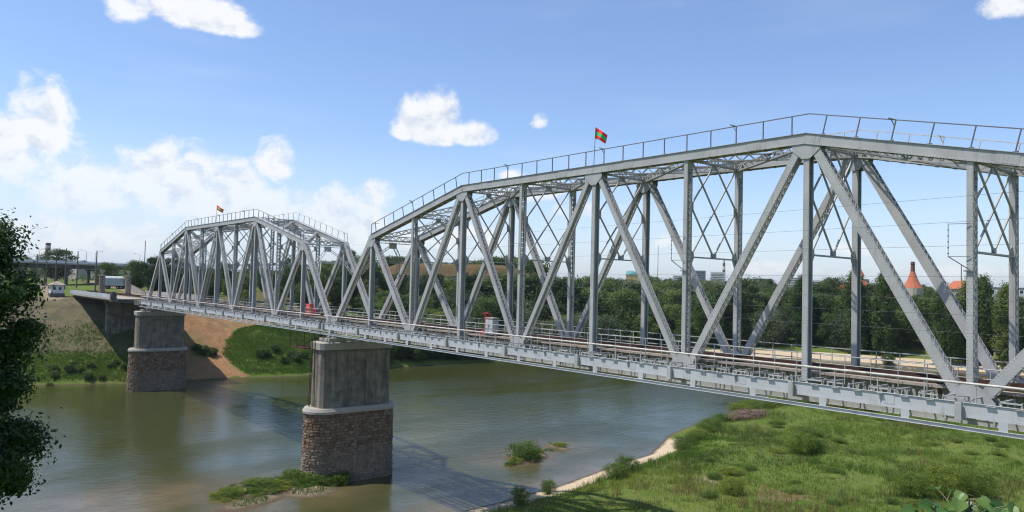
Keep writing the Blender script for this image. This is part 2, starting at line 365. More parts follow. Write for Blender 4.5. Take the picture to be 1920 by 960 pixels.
def sdf(px, py, poly):
    px = np.asarray(px, float); py = np.asarray(py, float)
    d = np.full(px.shape, 1e9); ins = np.zeros(px.shape, bool); n = len(poly)
    for i in range(n):
        x0, y0 = poly[i]; x1, y1 = poly[(i+1) % n]
        dx, dy = x1-x0, y1-y0
        t = np.clip(((px-x0)*dx+(py-y0)*dy)/(dx*dx+dy*dy), 0, 1)
        d = np.minimum(d, np.hypot(px-x0-t*dx, py-y0-t*dy))
        c = (y0 > py) != (y1 > py)
        with np.errstate(divide='ignore', invalid='ignore'):
            xi = x0+(py-y0)*dx/(dy if dy != 0 else 1e-9)
        ins ^= c & (px < xi)
    return np.where(ins, d, -d)
_lat = np.random.default_rng(3).random((256, 256))
def vnoise(x, y):
    xi = np.floor(x).astype(int); yi = np.floor(y).astype(int); fx = x-xi; fy = y-yi
    fx = fx*fx*(3-2*fx); fy = fy*fy*(3-2*fy)
    g = lambda a, b: _lat[a % 256, b % 256]
    return (g(xi, yi)*(1-fx)+g(xi+1, yi)*fx)*(1-fy)+(g(xi, yi+1)*(1-fx)+g(xi+1, yi+1)*fx)*fy
def fbm(x, y, o=4):
    s = 0; a = .5
    for k in range(o):
        s = s+a*vnoise(x*2**k+17*k, y*2**k+31*k); a *= .5
    return s-.47
def sstep(a, b, x):
    t = np.clip((x-a)/(b-a), 0, 1); return t*t*(3-2*t)
ISLES = [(-1.5, -6.5, 7.5, 3.6, .62, .0), (3.6, -10.5, 5.0, 1.9, .30, .3), (-.5, -.8, 4.2, 3.0, .5, 0), (3.0, -3.2, 3.5, 2.6, .6, .2),
         (4.2, 26.3, 3.4, 1.5, .35, 1.2), (2.0, 31.0, 4.2, 1.9, .5, 1.3), (.8, 37.0, 3.0, 1.2, .35, 1.6)]
def height(x, y):
    x = np.asarray(x, float); y = np.asarray(y, float)
    dn = sdf(x, y, NEAR_POLY)+1.1*fbm(x*.25, y*.25, 3); df = sdf(x, y, FAR_POLY)+1.2*fbm(x*.3+9, y*.3, 3)
    # near bank: low meadow behind a sandy lip
    zn = np.interp(dn, [-30, -6, 0, 1.5, 4.5, 9, 20, 60, 160, 400], [-24, -20.4, -19.2, -18.9, -18.2, -17.5, -17.0, -16.4, -14, -8])
    zn = zn+np.where(dn > 2, (fbm(x*.08, y*.08, 3)*1.1+fbm(x*.35, y*.35, 3)*.55), 0)*sstep(2, 14, dn)
    zn = zn+1.3*np.exp(-(((x-9)/5)**2+((y-88)/13)**2))*sstep(2, 8, dn)+.9*np.exp(-(((x-24)/5)**2+((y-62)/16)**2))*sstep(2, 8, dn)
    # far bank: railway embankment below the bridge, flood plain and rising ground upstream
    emb = np.interp(df, [-30, -4, 0, 1.5, 12, 19, 30, 36, 70, 200, 600], [-24, -20.2, -19.2, -18.2, -13.8, -9.5, -2.4, -.9, .8, 2.0, 4])
    lowy = np.interp(df, [-30, -4, 0, 1.5, 14, 24, 45, 75, 140, 600], [-24, -20.2, -19.2, -18.2, -13.5, -9.0, -4.2, -1.5, -.5, 4])
    pln = np.interp(df, [-30, -4, 0, 5, 16, 60, 100, 200, 400, 1500], [-24, -20.2, -19.2, -18.6, -17.6, -11, -7, -2, 1, 4])
    k1 = sstep(14, 34, y); k2 = sstep(60, 135, y)
    zf = emb*(1-k1)+lowy*k1; zf = zf*(1-k2)+pln*k2
    hill = 13.5*np.exp(-(((x+205)/46)**4+((y-128)/48)**4)) + 4*np.exp(-(((x+240)/60)**2+((y-60)/40)**2))
    zf = zf+hill*sstep(15, 55, df)*sstep(40, 80, y)
    zf = zf+6.5*np.exp(-(((x+62)/40)**2+((y-330)/50)**2))
    zf = zf+8*np.exp(-(((x+262)/22)**2+((y-44)/20)**2))      # the bank the road bridge lands on
    # far off ridge
    rr = np.hypot(x, y); ang = np.arctan2(y, x)
    zf = zf+np.where(x < -100, 1, 1)*sstep(900, 3200, rr)*(10+16*vnoise(ang*9+5, rr*.0006))
    zf = zf+sstep(1.5, 12, df)*(fbm(x*.07+4, y*.07, 3)*1.0+fbm(x*.33, y*.33, 3)*.5)*(1-.75*sstep(30, 36, df)*(1-sstep(20, 60, np.abs(y-3))))
    zf = zf+sstep(1, 4, df)*(1-sstep(32, 36, df))*(x < -90)*(fbm(x*.9+5, y*.9, 4)*.75+fbm(x*.25, y*1.1+9, 2)*.6)
    z = np.maximum(zn, zf); z = np.where((dn > -29) | (df > -29), z, -24)
    z = np.maximum(z, np.where((dn < 0) & (df < 0), -24+0*x, z))
    for cx, cy, a, b, h, r in ISLES:
        u = (x-cx)*math.cos(r)+(y-cy)*math.sin(r); v = -(x-cx)*math.sin(r)+(y-cy)*math.cos(r)
        u, v = v, u
        q = (u/a)**2+(v/b)**2+.35*fbm(x*.9, y*.9, 3)
        z = np.maximum(z, WATER+h-(h+.02)*np.sqrt(np.clip(q, 0, 40)))
    return z
def axis(segs):
    out = []
    for a, b, n in segs: out += list(np.linspace(a, b, n, endpoint=False))
    return np.array(out+[segs[-1][1]])
gx = axis([(-9000, -2500, 8), (-2500, -700, 14), (-700, -300, 36), (-300, -142, 70), (-142, -92, 84), (-92, -14, 26), (-14, 62, 128), (62, 130, 26), (130, 700, 24), (700, 9000, 10)])
gy = axis([(-9000, -1500, 6), (-1500, -150, 16), (-150, -40, 26), (-40, 130, 215), (130, 340, 100), (340, 700, 40), (700, 2500, 22), (2500, 9000, 10)])
GX, GY = np.meshgrid(gx, gy, indexing='ij')
GZ = height(GX, GY)
nx, ny = GX.shape
verts = np.stack([GX, GY, GZ], -1).reshape(-1, 3)
ii = np.arange(nx*ny).reshape(nx, ny)
quads = np.stack([ii[:-1, :-1], ii[1:, :-1], ii[1:, 1:], ii[:-1, 1:]], -1).reshape(-1, 4)
me = bpy.data.meshes.new('terrain'); me.from_pydata(verts.tolist(), [], quads.tolist())
me.polygons.foreach_set('use_smooth', [True]*len(me.polygons))
DN = sdf(GX, GY, NEAR_POLY); DF = sdf(GX, GY, FAR_POLY)
nzz = fbm(GX*.2, GY*.2, 4)
sand = np.clip(sstep(5.2, 3.4, DN+2.4*fbm(GX*.35, GY*.35, 3))*(DN > -8), 0, 1)*(sstep(62, 50, GY))*sstep(-3, 2, GY+DN*.4)
beach = sstep(17, 13, DF+3*nzz)*(DF > -3)*sstep(150, 195, GY)*sstep(75, 20, GX)
isle = np.zeros_like(GX)
for cx, cy, a, b, h, r in ISLES: isle = np.maximum(isle, (np.hypot(GX-cx, GY-cy) < 9)*(GZ > WATER-.8))
sand = np.maximum(np.maximum(sand, beach), isle*.0)
# bare clay on the embankment beside the first pier: a track sweeping down to the water
inb = (DF > .3) & (DF < 60) & (GX < -90)
edge = np.interp(DF, [0, 6, 12, 18, 26, 40], [27.5, 24.5, 24, 27, 33, 60])
orange = inb*sstep(8, 10, GY)*sstep(1.5, -1.5, GY-edge+9*nzz)*sstep(60, 38, GY)
orange = orange*(1-.95*np.exp(-(((GY-19.5)/3.2)**2+((DF-11.5)/1.8)**2)**2))
gravel = inb*sstep(11.5, 13.5, DF+1.5*nzz)*sstep(40, 34, DF)*sstep(9, 7, GY)*sstep(-40, -30, GY)
dry = sstep(100, 116, GY+8*nzz)*sstep(40, 58, DF)*(GX < -100)*sstep(260, 220, GY)
dry = np.maximum(dry, sstep(60, 110, GY)*sstep(36, 48, DF)*(GX < -100)*sstep(190, 170, GY)*.85)
dry = np.maximum(dry, .72*sstep(34, 46, DF)*(GX < -100)*(GY > 14)*(GY < 120)*sstep(-.12, .12, nzz+.05)); dry = np.maximum(dry, .35*sstep(34, 40, DF)*(GX < -100)*(GY < 20)*sstep(-.1, .2, nzz))
dirt = sstep(34, 37, DF)*(GX < -118)*sstep(4.5, 2.5, np.abs(GY-13-(GX+130)*-.06))*sstep(-260, -250, GX)
dirt = np.maximum(dirt, sstep(3, 1, np.abs(GY+10+(GX+140)*.1))*(GX < -140)*(GX > -240))
dirt = np.maximum(dirt, isle*.9); dirt = np.maximum(dirt, .8*np.exp(-(((GX-30.5)/3)**2+((GY-33)/2)**2)))
brown = .8*np.exp(-(((GX-40)/3.4)**2+((GY-34)/4.5)**2)) + .8*np.exp(-(((GX-7.5)/2.2)**2+((GY-76)/4.5)**2))+.35*sstep(.10, .25, fbm(GX*.11+40, GY*.11, 3))*(DN > 8)
att = me.attributes.new('zones', 'FLOAT_COLOR', 'POINT')
za = np.stack([sand, orange, np.clip(dry, 0, 1), np.ones_like(sand)], -1).reshape(-1).astype(np.float32)
att.data.foreach_set('color', za)
att2 = me.attributes.new('zones_b', 'FLOAT_COLOR', 'POINT')
za = np.stack([gravel, np.clip(dirt, 0, 1), np.clip(brown, 0, 1), np.ones_like(sand)], -1).reshape(-1).astype(np.float32)
att2.data.foreach_set('color', za)

def ground_material():
    m = bpy.data.materials.new('ground'); m.use_nodes = True
    nt = m.node_tree; n, l = nt.nodes, nt.links; b = n['Principled BSDF']; b.inputs['Roughness'].default_value = .95; b.inputs['Specular IOR Level'].default_value = .15
    g = n.new('ShaderNodeNewGeometry')
    def noise(s, d=6, r=.6):
        t = n.new('ShaderNodeTexNoise'); t.inputs['Scale'].default_value = s; t.inputs['Detail'].default_value = d; t.inputs['Roughness'].default_value = r
        l.new(g.outputs['Position'], t.inputs['Vector']); return t.outputs['Fac']
    def mr(v, a, c, d=0., e=1.):
        q = n.new('ShaderNodeMapRange'); l.new(v, q.inputs[0]); q.inputs[1].default_value = a; q.inputs[2].default_value = c; q.inputs[3].default_value = d; q.inputs[4].default_value = e; return q.outputs[0]
    def mixc(f, a, c):
        q = n.new('ShaderNodeMix'); q.data_type = 'RGBA'; l.new(f, q.inputs[0])
        for i, v in ((6, a), (7, c)):
            if isinstance(v, tuple): q.inputs[i].default_value = (*v, 1)
            else: l.new(v, q.inputs[i])
        return q.outputs[2]
    def math_(op, a, c):
        q = n.new('ShaderNodeMath'); q.operation = op
        for i, v in enumerate((a, c)):
            if isinstance(v, float): q.inputs[i].default_value = v
            else: l.new(v, q.inputs[i])
        return q.outputs[0]
    na, nb, nc = noise(.09, 5), noise(.9, 7, .65), noise(4.5, 6, .7)
    grass = mixc(mr(na, .38, .60), (.075, .13, .016), (.125, .165, .03))
    grass = mixc(mr(nb, .45, .72), grass, (.13, .14, .04))
    grass = mixc(mr(nc, .5, .75), grass, (.05, .075, .02))
    a1 = n.new('ShaderNodeAttribute'); a1.attribute_name = 'zones'; s1 = n.new('ShaderNodeSeparateColor'); l.new(a1.outputs['Color'], s1.inputs[0])
    a2 = n.new('ShaderNodeAttribute'); a2.attribute_name = 'zones_b'; s2 = n.new('ShaderNodeSeparateColor'); l.new(a2.outputs['Color'], s2.inputs[0])
    def edge(ch, k=.9):
        return mr(math_('ADD', ch, math_('MULTIPLY', math_('SUBTRACT', nb, .5), k)), .35, .62)
    dryc = mixc(mr(nb, .35, .7), (.135, .095, .042), (.075, .082, .028))
    c = mixc(edge(s1.outputs[2]), grass, dryc)
    gr = mixc(mr(nc, .36, .62), (.20, .155, .11), (.11, .09, .06)); gr = mixc(mr(nb, .44, .62), gr, (.10, .11, .04))
    c = mixc(edge(s2.outputs[0], .6), c, gr)
    orc = mixc(mr(nb, .35, .68), (.30, .165, .075), (.19, .11, .055)); orc = mixc(mr(nc, .5, .68), orc, (.38, .235, .12)); orc = mixc(mr(na, .5, .6), orc, (.20, .14, .06))
    c = mixc(edge(s1.outputs[1], .5), c, orc)
    c = mixc(edge(s2.outputs[1], .6), c, mixc(mr(nc, .4, .65), (.30, .24, .165), (.17, .14, .09)))
    c = mixc(math_('MULTIPLY', edge(s2.outputs[2], 1.2), mr(nc, .3, .6, .45, 1.)), c, (.19, .12, .07))
    sd_ = mixc(mr(nb, .35, .7), (.56, .45, .30), (.44, .35, .24)); sd_ = mixc(mr(nc, .55, .75), sd_, (.34, .27, .19))
    c = mixc(edge(s1.outputs[0], .35), c, sd_)
    # wet mud rim just above the water
    sp = n.new('ShaderNodeSeparateXYZ'); l.new(g.outputs['Position'], sp.inputs[0])
    wet = mr(math_('ADD', sp.outputs[2], math_('MULTIPLY', nb, .25)), -19.02, -18.88, 1., 0.)
    c = mixc(wet, c, (.10, .075, .048))
    l.new(c, b.inputs['Base Color'])
    bp = n.new('ShaderNodeBump'); bp.inputs['Strength'].default_value = .9; bp.inputs['Distance'].default_value = .25
    l.new(math_('ADD', math_('MULTIPLY', nb, 1.0), math_('MULTIPLY', nc, .45)), bp.inputs['Height']); l.new(bp.outputs[0], b.inputs['Normal'])
    return m
me.materials.append(ground_material())
terrain = bpy.data.objects.new('terrain', me); COL.objects.link(terrain); terrain['kind'] = 'structure'

def ground_z(x, y):
    """height read from the terrain grid itself, so that things stand on its faces"""
    x = np.atleast_1d(np.asarray(x, float)); y = np.atleast_1d(np.asarray(y, float))
    i = np.clip(np.searchsorted(gx, x)-1, 0, nx-2); j = np.clip(np.searchsorted(gy, y)-1, 0, ny-2)
    fx = (x-gx[i])/(gx[i+1]-gx[i]); fy = (y-gy[j])/(gy[j+1]-gy[j])
    return (GZ[i, j]*(1-fx)+GZ[i+1, j]*fx)*(1-fy)+(GZ[i, j+1]*(1-fx)+GZ[i+1, j+1]*fx)*fy
def gz1(x, y): return float(ground_z(x, y)[0])

# ------------------------------------------------------------------ river
def water_material():
    m = bpy.data.materials.new('river_water'); m.use_nodes = True
    nt = m.node_tree; n, l = nt.nodes, nt.links; b = n['Principled BSDF']
    g = n.new('ShaderNodeNewGeometry')
    b.inputs['IOR'].default_value = 1.33; b.inputs['Specular IOR Level'].default_value = .5
    def noise(s, st, d=4, r=.55, dist=0.):
        mp = n.new('ShaderNodeMapping'); mp.inputs['Scale'].default_value = st; mp.inputs['Rotation'].default_value = (0, 0, .9); l.new(g.outputs['Position'], mp.inputs[0])
        t = n.new('ShaderNodeTexNoise'); t.inputs['Scale'].default_value = s; t.inputs['Detail'].default_value = d; t.inputs['Roughness'].default_value = r; t.inputs['Distortion'].default_value = dist
        l.new(mp.outputs[0], t.inputs['Vector']); return t.outputs['Fac']
    patch = noise(.045, (1, .45, 1), 5, .55, .6)
    pr_ = n.new('ShaderNodeMapRange'); pr_.interpolation_type = 'SMOOTHSTEP'; l.new(patch, pr_.inputs[0]); pr_.inputs[1].default_value = .42; pr_.inputs[2].default_value = .60
    a = n.new('ShaderNodeMapRange'); l.new(pr_.outputs[0], a.inputs[0]); a.inputs[3].default_value = .04; a.inputs[4].default_value = .12
    l.new(a.outputs[0], b.inputs['Roughness'])
    # silt tint: paler where the bed is shallow round the sandbar and along the near lip
    at = n.new('ShaderNodeAttribute'); at.attribute_name = 'shallow'
    nn = noise(.25, (1, 1, 1), 4)
    x = n.new('ShaderNodeMix'); x.data_type = 'RGBA'; x.inputs[6].default_value = (.047, .053, .017, 1); x.inputs[7].default_value = (.15, .11, .058, 1)
    q = n.new('ShaderNodeMath'); q.operation = 'MULTIPLY'; q.use_clamp = True; l.new(at.outputs['Fac'], q.inputs[0]); 
    q2 = n.new('ShaderNodeMapRange'); l.new(nn, q2.inputs[0]); q2.inputs[1].default_value = .3; q2.inputs[2].default_value = .65; q2.inputs[3].default_value = .45; q2.inputs[4].default_value = 1.15
    l.new(q2.outputs[0], q.inputs[1]); l.new(q.outputs[0], x.inputs[0]); l.new(x.outputs[2], b.inputs['Base Color'])
    r1, r2, r3 = noise(1.1, (1, .5, 1), 5, .6), noise(4.2, (1, .6, 1), 4, .6), noise(.35, (1, .4, 1), 3, .5, .5)
    s = n.new('ShaderNodeMath'); s.operation = 'MULTIPLY_ADD'; l.new(r2, s.inputs[0]); s.inputs[1].default_value = .30; l.new(r1, s.inputs[2])
    s2 = n.new('ShaderNodeMath'); s2.operation = 'MULTIPLY_ADD'; l.new(r3, s2.inputs[0]); s2.inputs[1].default_value = .45; l.new(s.outputs[0], s2.inputs[2])
    bs = n.new('ShaderNodeMapRange'); l.new(pr_.outputs[0], bs.inputs[0]); bs.inputs[3].default_value = .28; bs.inputs[4].default_value = .7
    st = noise(.25, (1, .4, 1), 5, .6, .4)
    sr = n.new('ShaderNodeMapRange'); sr.interpolation_type = 'SMOOTHSTEP'; l.new(st, sr.inputs[0]); sr.inputs[1].default_value = .46; sr.inputs[2].default_value = .62; sr.inputs[3].default_value = .85; sr.inputs[4].default_value = 1.15
    bm = n.new('ShaderNodeMath'); bm.operation = 'MULTIPLY'; bm.use_clamp = True; l.new(bs.outputs[0], bm.inputs[0]); l.new(sr.outputs[0], bm.inputs[1])
    bp = n.new('ShaderNodeBump'); l.new(bm.outputs[0], bp.inputs['Strength']); bp.inputs['Distance'].default_value = .16
    l.new(s2.outputs[0], bp.inputs['Height']); l.new(bp.outputs[0], b.inputs['Normal'])
    return m
wx = axis([(-9000, -400, 6), (-400, -120, 12), (-120, 45, 110), (45, 800, 14), (800, 9000, 5)]); wy = axis([(-9000, -300, 5), (-300, -50, 16), (-50, 120, 110), (120, 500, 16), (500, 9000, 6)])
WX, WY = np.meshgrid(wx, wy, indexing='ij')
wv = np.stack([WX, WY, np.full_like(WX, WATER)], -1).reshape(-1, 3); ii = np.arange(WX.size).reshape(WX.shape)
wq = np.stack([ii[:-1, :-1], ii[1:, :-1], ii[1:, 1:], ii[:-1, 1:]], -1).reshape(-1, 4)
me = bpy.data.meshes.new('river'); me.from_pydata(wv.tolist(), [], wq.tolist())
sh = sstep(-9, 0, sdf(WX, WY, NEAR_POLY))*.75*sstep(60, 30, WY)
for cx, cy, a, b, h, r in ISLES: sh = np.maximum(sh, .95*np.exp(-(((WX-cx)/5.5)**2+((WY-cy)/6)**2)))
sh = np.maximum(sh, np.exp(-(((WX+4)/7)**2+((WY+22)/13)**2)))
at = me.attributes.new('shallow', 'FLOAT', 'POINT'); at.data.foreach_set('value', sh.reshape(-1).astype(np.float32))
me.materials.append(water_material())
river = bpy.data.objects.new('river', me); COL.objects.link(river); river['kind'] = 'structure'
# ------------------------------------------------------------------ truss spans
H1, H3 = 10.49, 14.53
YN, YF, DEP = 0.0, 5.95, .62          # outer faces of the two trusses, member depth
ST = M['steel']
def top_z(k):
    k = min(k, 10-k)
    return H1+(H3-H1)*(k-1)/2 if k < 3 else H3
def laced(p0, p1, Y, w, dep, lace=.34, cross=False, solid=False, gauge=.07, riv=False, sides=(1, -1)):
    """built-up member in a truss plane: two flanged plates and lacing bars; p=(x,z)"""
    mb = MB()
    a = Vector((p0[0], 0, p0[1])); b = Vector((p1[0], 0, p1[1])); d = (b-a); L = d.length; dn = d.normalized()
    nn = Vector((-dn.z, 0, dn.x))                     # across the plate, in the truss plane
    for s, yy in ((0, Y), (1, Y+dep)):
        yc = yy+(.012 if s == 0 else -.012)
        o = Vector((0, yc, 0)); mb.frame(a+o+d/2, d/2, nn*(w/2), Vector((0, .012, 0)))
        # flange angles turned inwards
        yi = yy+(.06 if s == 0 else -.06)
        for e in (1, -1):
            mb.frame(a+d/2+nn*(e*(w/2-.009))+Vector((0, yi, 0)), d/2, nn*.009, Vector((0, .037, 0)))
    if solid:
        mb.frame(a+d/2+Vector((0, Y+dep/2, 0)), d/2, nn*.012, Vector((0, dep/2-.03, 0)))
    else:
        k = max(2, int(L/lace)); y0, y1 = Y+.05, Y+dep-.05
        for e in sides:
            off = nn*(e*(w/2+.004))
            for i in range(k):
                q0 = a+dn*(L*i/k)+off; q1 = a+dn*(L*(i+1)/k)+off
                ya, yb = (y0, y1) if i % 2 == 0 else (y1, y0)
                mb.bar(q0+Vector((0, ya, 0)), q1+Vector((0, yb, 0)), gauge, .010, nn)
                if cross: mb.bar(q0+Vector((0, yb, 0))+nn*(e*.012), q1+Vector((0, ya, 0))+nn*(e*.012), gauge, .010, nn)
            for t in (.02, .98):                     # end tie plates
                c = a+d*t+off+Vector((0, Y+dep/2, 0)); mb.frame(c, dn*.3, nn*.006, Vector((0, dep/2-.03, 0)))
    if riv:
        for e in (1, -1):
            r0 = a+nn*(e*(w/2-.055)); r1 = b+nn*(e*(w/2-.055))
            mb.rivets(r0+Vector((0, Y, 0)), r1+Vector((0, Y, 0)), (0, -1, 0), .17)
    return mb
W_DIAG = {(1, 2): .52, (2, 3): .46, (3, 4): .42, (4, 5): .38, (5, 6): .38, (6, 7): .44, (7, 8): .52, (8, 9): .56}
def build_span():
    sp = thing('truss_bridge_span', 'nearer grey riveted steel truss span running from the ladder pier out to the right', 'railway bridge', (0, 0, -1.3), group='truss spans of the railway bridge')
    def part(name, mb, m=ST, parent=sp, **kw):
        mb.v = [(v[0], v[1], v[2]+1.3) for v in mb.v]          # mesh data is relative to the base of the span
        return obj(name, mb, m, parent, **kw)
    for Y in (YN, YF):
        near = (Y == YN)
        # --- top chord: two webs, cover plate, bottom flanges and lacing, in five straight runs
        mb = MB(); pts = [(k*P, top_z(k)) for k in (1, 3, 7, 9)]
        for (x0, z0), (x1, z1) in zip(pts, pts[1:]):
            d = Vector((x1-x0, 0, z1-z0)); L = d.length; dn = d/L; nn = Vector((-dn.z, 0, dn.x)); c = Vector(((x0+x1)/2, 0, (z0+z1)/2))
            e = d/2
            for yy in (Y+.012, Y+DEP-.012): mb.frame(c-nn*.335+Vector((0, yy, 0)), e, nn*.315, Vector((0, .012, 0)))
            mb.frame(c-nn*.012+Vector((0, Y+DEP/2, 0)), e+dn*.02, nn*.012, Vector((0, DEP/2+.07, 0)))
            for s, yy in ((-1, Y-.03), (1, Y+DEP+.03)): mb.frame(c-nn*.64+Vector((0, yy, 0)), e, nn*.010, Vector((0, .045, 0)))
            k = int(L/.5)
            for i in range(k):
                q0 = Vector((x0, 0, z0))+dn*(L*i/k)-nn*.66; q1 = q0+dn*(L/k)
                ya, yb = (Y+.03, Y+DEP-.03) if i % 2 else (Y+DEP-.03, Y+.03)
                mb.bar(q0+Vector((0, ya, 0)), q1+Vector((0, yb, 0)), .07, .012, nn)
                if i % 2 == 0: mb.frame(q0+Vector((0, Y+DEP/2, -.012)), dn*.09, nn*.008, Vector((0, DEP/2+.02, 0)))
            if near:
                for w in (-.10, -.58): mb.rivets(Vector((x0, Y, z0))+nn*w, Vector((x1, Y, z1))+nn*w, (0, -1, 0), .17)
        if near:
            for k in (1.5, 2.6, 3.4, 4.6, 5.4, 6.6, 7.05, 8.2):      # web splices with close riveting
                x = k*P; z = np.interp(x, [p[0] for p in pts], [p[1] for p in pts])
                sl = .2295*(1 if k < 3 else (-1 if k > 7 else 0)); dn = Vector((1, 0, sl)).normalized(); nn = Vector((-dn.z, 0, dn.x))
                c = Vector((x, Y-.007, z))-nn*.335; mb.frame(c, dn*.5, nn*.25, Vector((0, .007, 0)))
                for j in range(-4, 5, 2):
                    mb.rivets(c+dn*(j*.1)-nn*.24-Vector((0, .007, 0)), c+dn*(j*.1)+nn*.24-Vector((0, .007, 0)), (0, -1, 0), .09, .018)
        part('top_chord', mb)
        # --- end posts
        for k0, k1 in ((0, 1), (10, 9)):
            z1 = H1-.25
            part('end_post', laced((k0*P, -.35), (k1*P, z1), Y, .58, DEP, .42, True, riv=near))
        # --- verticals
        for k in range(1, 10):
            zt = top_z(k)-(.62 if k % 2 == 0 else .8)
            if k % 2: part('hanger', laced((k*P, -.4), (k*P, zt), Y+.05, .36, .52, solid=True, riv=near))
            else: part('vertical_post', laced((k*P, .1), (k*P, zt), Y+.02, .31, .58, .44, cross=True, gauge=.055, riv=near))
        # --- diagonals
        for (a, b), w in W_DIAG.items():
            lo, hi = (a, b) if a % 2 == 0 else (b, a)
            dx = (lo-hi)*P; xt = hi*P+.045*dx; xb = lo*P-.045*dx; zt = top_z(hi)-.75
            part('diagonal', laced((xb, -.15), (xt, zt), Y+.015, w, DEP-.03, .42, cross=True, gauge=.055, riv=near))
        # --- gussets at the top, one plate on each face
        for k in (1, 3, 5, 7, 9):
            mb = MB(); x = k*P; z = top_z(k)
            s = 0
            if k in (1, 9):
                e = 1 if k == 1 else -1
                poly = [(-.75*e, -1.35), (-.45*e, -.2), (.30*e, -.03), (.95*e, -.32), (1.0*e, -.75), (.55*e, -1.35), (.2*e, -1.5), (-.3*e, -1.5)]
            else:
                sl = {3: (.2295, 0), 5: (0, 0), 7: (0, .2295)}[k]
                poly = [(-.88, -.60-.88*sl[0]), (0, -.60), (.88, -.60-.88*sl[1]), (.88, -1.02), (.26, -1.55), (-.26, -1.55), (-.88, -1.02)]
            for yy in (Y-.02, Y+DEP+.004):
                mb.prism([(x+a, yy, z+b) for a, b in (poly if e_ok(poly) else poly[::-1])], (0, .016, 0))
            if near:
                for j in range(len(poly)):
                    p, q = Vector((poly[j][0], 0, poly[j][1])), Vector((poly[(j+1) % len(poly)][0], 0, poly[(j+1) % len(poly)][1]))
                    cen = Vector((0, 0, -.9)); p = p+(cen-p)*.12; q = q+(cen-q)*.12; o = Vector((x, Y-.02, z))
                    mb.rivets(o+p, o+q, (0, -1, 0), .12, .02)
                    p2, q2 = p+(cen-p)*.3, q+(cen-q)*.3; mb.rivets(o+p2, o+q2, (0, -1, 0), .12, .02)
            part('gusset_plate', mb)
        # --- lower gussets where the diagonals meet
        for k in (0, 2, 4, 6, 8, 10):
            mb = MB(); x = k*P
            poly = [(-1.25, -1.0), (1.25, -1.0), (1.15, -.1), (.55, .55), (.2, .75), (-.2, .75), (-.55, .55), (-1.15, -.1)]
            if k == 0: poly = [(-.55, -1.0), (1.1, -1.0), (1.1, -.45), (.6, .6), (.1, .6), (-.4, -.2)]
            if k == 10: poly = [(.55, -1.0), (-1.1, -1.0), (-1.1, -.45), (-.6, .6), (-.1, .6), (.4, -.2)]
            for yy in (Y-.034, Y+DEP+.018): mb.prism([(x+a, yy, b) for a, b in poly], (0, .014, 0))
            part('gusset_plate', mb)
        # --- bottom chord
        mb = MB()
        for yy in (Y+.012, Y+DEP-.012): mb.box(0, 10*P, yy-.012, yy+.012, -1.25, -.55)
        for z in (-1.24, -.56):
            for yy in (Y-.035, Y+DEP+.035): mb.box(0, 10*P, yy-.035, yy+.035, z-.008, z+.008)
        for i in range(1, 176):
            x = i*.5; mb.bar((x-.5, Y+(.03 if i % 2 else DEP-.03), -1.265), (x, Y+(DEP-.03 if i % 2 else .03), -1.265), .06, .01)
        for i in range(40): mb.box(i*2.2+1.1-.05, i*2.2+1.1+.05, Y-.075, Y-.002, -1.2, -.60)
        if near: mb.rivets((30, Y, -1.19), (88, Y, -1.19), (0, -1, 0), .15, .02)
        part('bottom_chord', mb, M['steel'])
    # --- transverse struts between the top chords, laced
    ya, yb = YN+DEP, YF
    def strut(x, z, h, mb):
        for zz in (z, z-h):
            for dx in (-.12, .12): mb.bar((x+dx, ya, zz), (x+dx, yb, zz), .09, .08)
        k = 12
        for i in range(k):
            y0 = ya+(yb-ya)*i/k; y1 = ya+(yb-ya)*(i+1)/k; z0, z1 = (z, z-h) if i % 2 else (z-h, z)
            for dx in (-.16, .16): mb.bar((x+dx, y0, z0), (x+dx, y1, z1), .07, .014, (1, 0, 0))
            xs = (-.12, .12) if i % 2 else (.12, -.12)
            for zz in (z+.03, z-h-.03): mb.bar((x+xs[0], y0, zz), (x+xs[1], y1, zz), .05, .012)
    for k in range(1, 10):
        mb = MB(); strut(k*P, top_z(k)-.12, .46, mb); part('top_strut', mb)
    # --- top lateral bracing: laced X in every panel
    for k in range(1, 9):
        mb = MB(); z0, z1 = top_z(k)-.28, top_z(k+1)-.28
        for (y0, y1) in ((ya, yb), (yb, ya)):
            a, b = Vector((k*P+.2, y0, z0)), Vector(((k+1)*P-.2, y1, z1)); d = b-a; dn = d.normalized(); sd_ = dn.cross(Vector((0, 0, 1))).normalized(); dz = Vector((0, 0, .42))
            for s in (-.11, .11):
                mb.bar(a+sd_*s, b+sd_*s, .08, .07); mb.bar(a+sd_*s-dz, b+sd_*s-dz, .08, .07)
            n_ = 22
            for i in range(n_):
                p, q = a+d*(i/n_), a+d*((i+1)/n_); s0 = .11 if i % 2 else -.11
                for s in (-.13, .13): mb.bar(p+sd_*s-(dz if i % 2 else dz*0), q+sd_*s-(dz*0 if i % 2 else dz), .065, .014, sd_)
                mb.bar(p+sd_*s0+Vector((0, 0, .04)), q-sd_*s0+Vector((0, 0, .04)), .06, .012); mb.bar(p+sd_*s0-dz-Vector((0, 0, .04)), q-sd_*s0-dz-Vector((0, 0, .04)), .06, .012)
        mb.box((k+.5)*P-.35, (k+.5)*P+.35, 2.85, 3.55, (z0+z1)/2-.05, (z0+z1)/2-.035)
        part('lateral_brace', mb)
    # --- sway frames
    ym = (ya+yb)/2
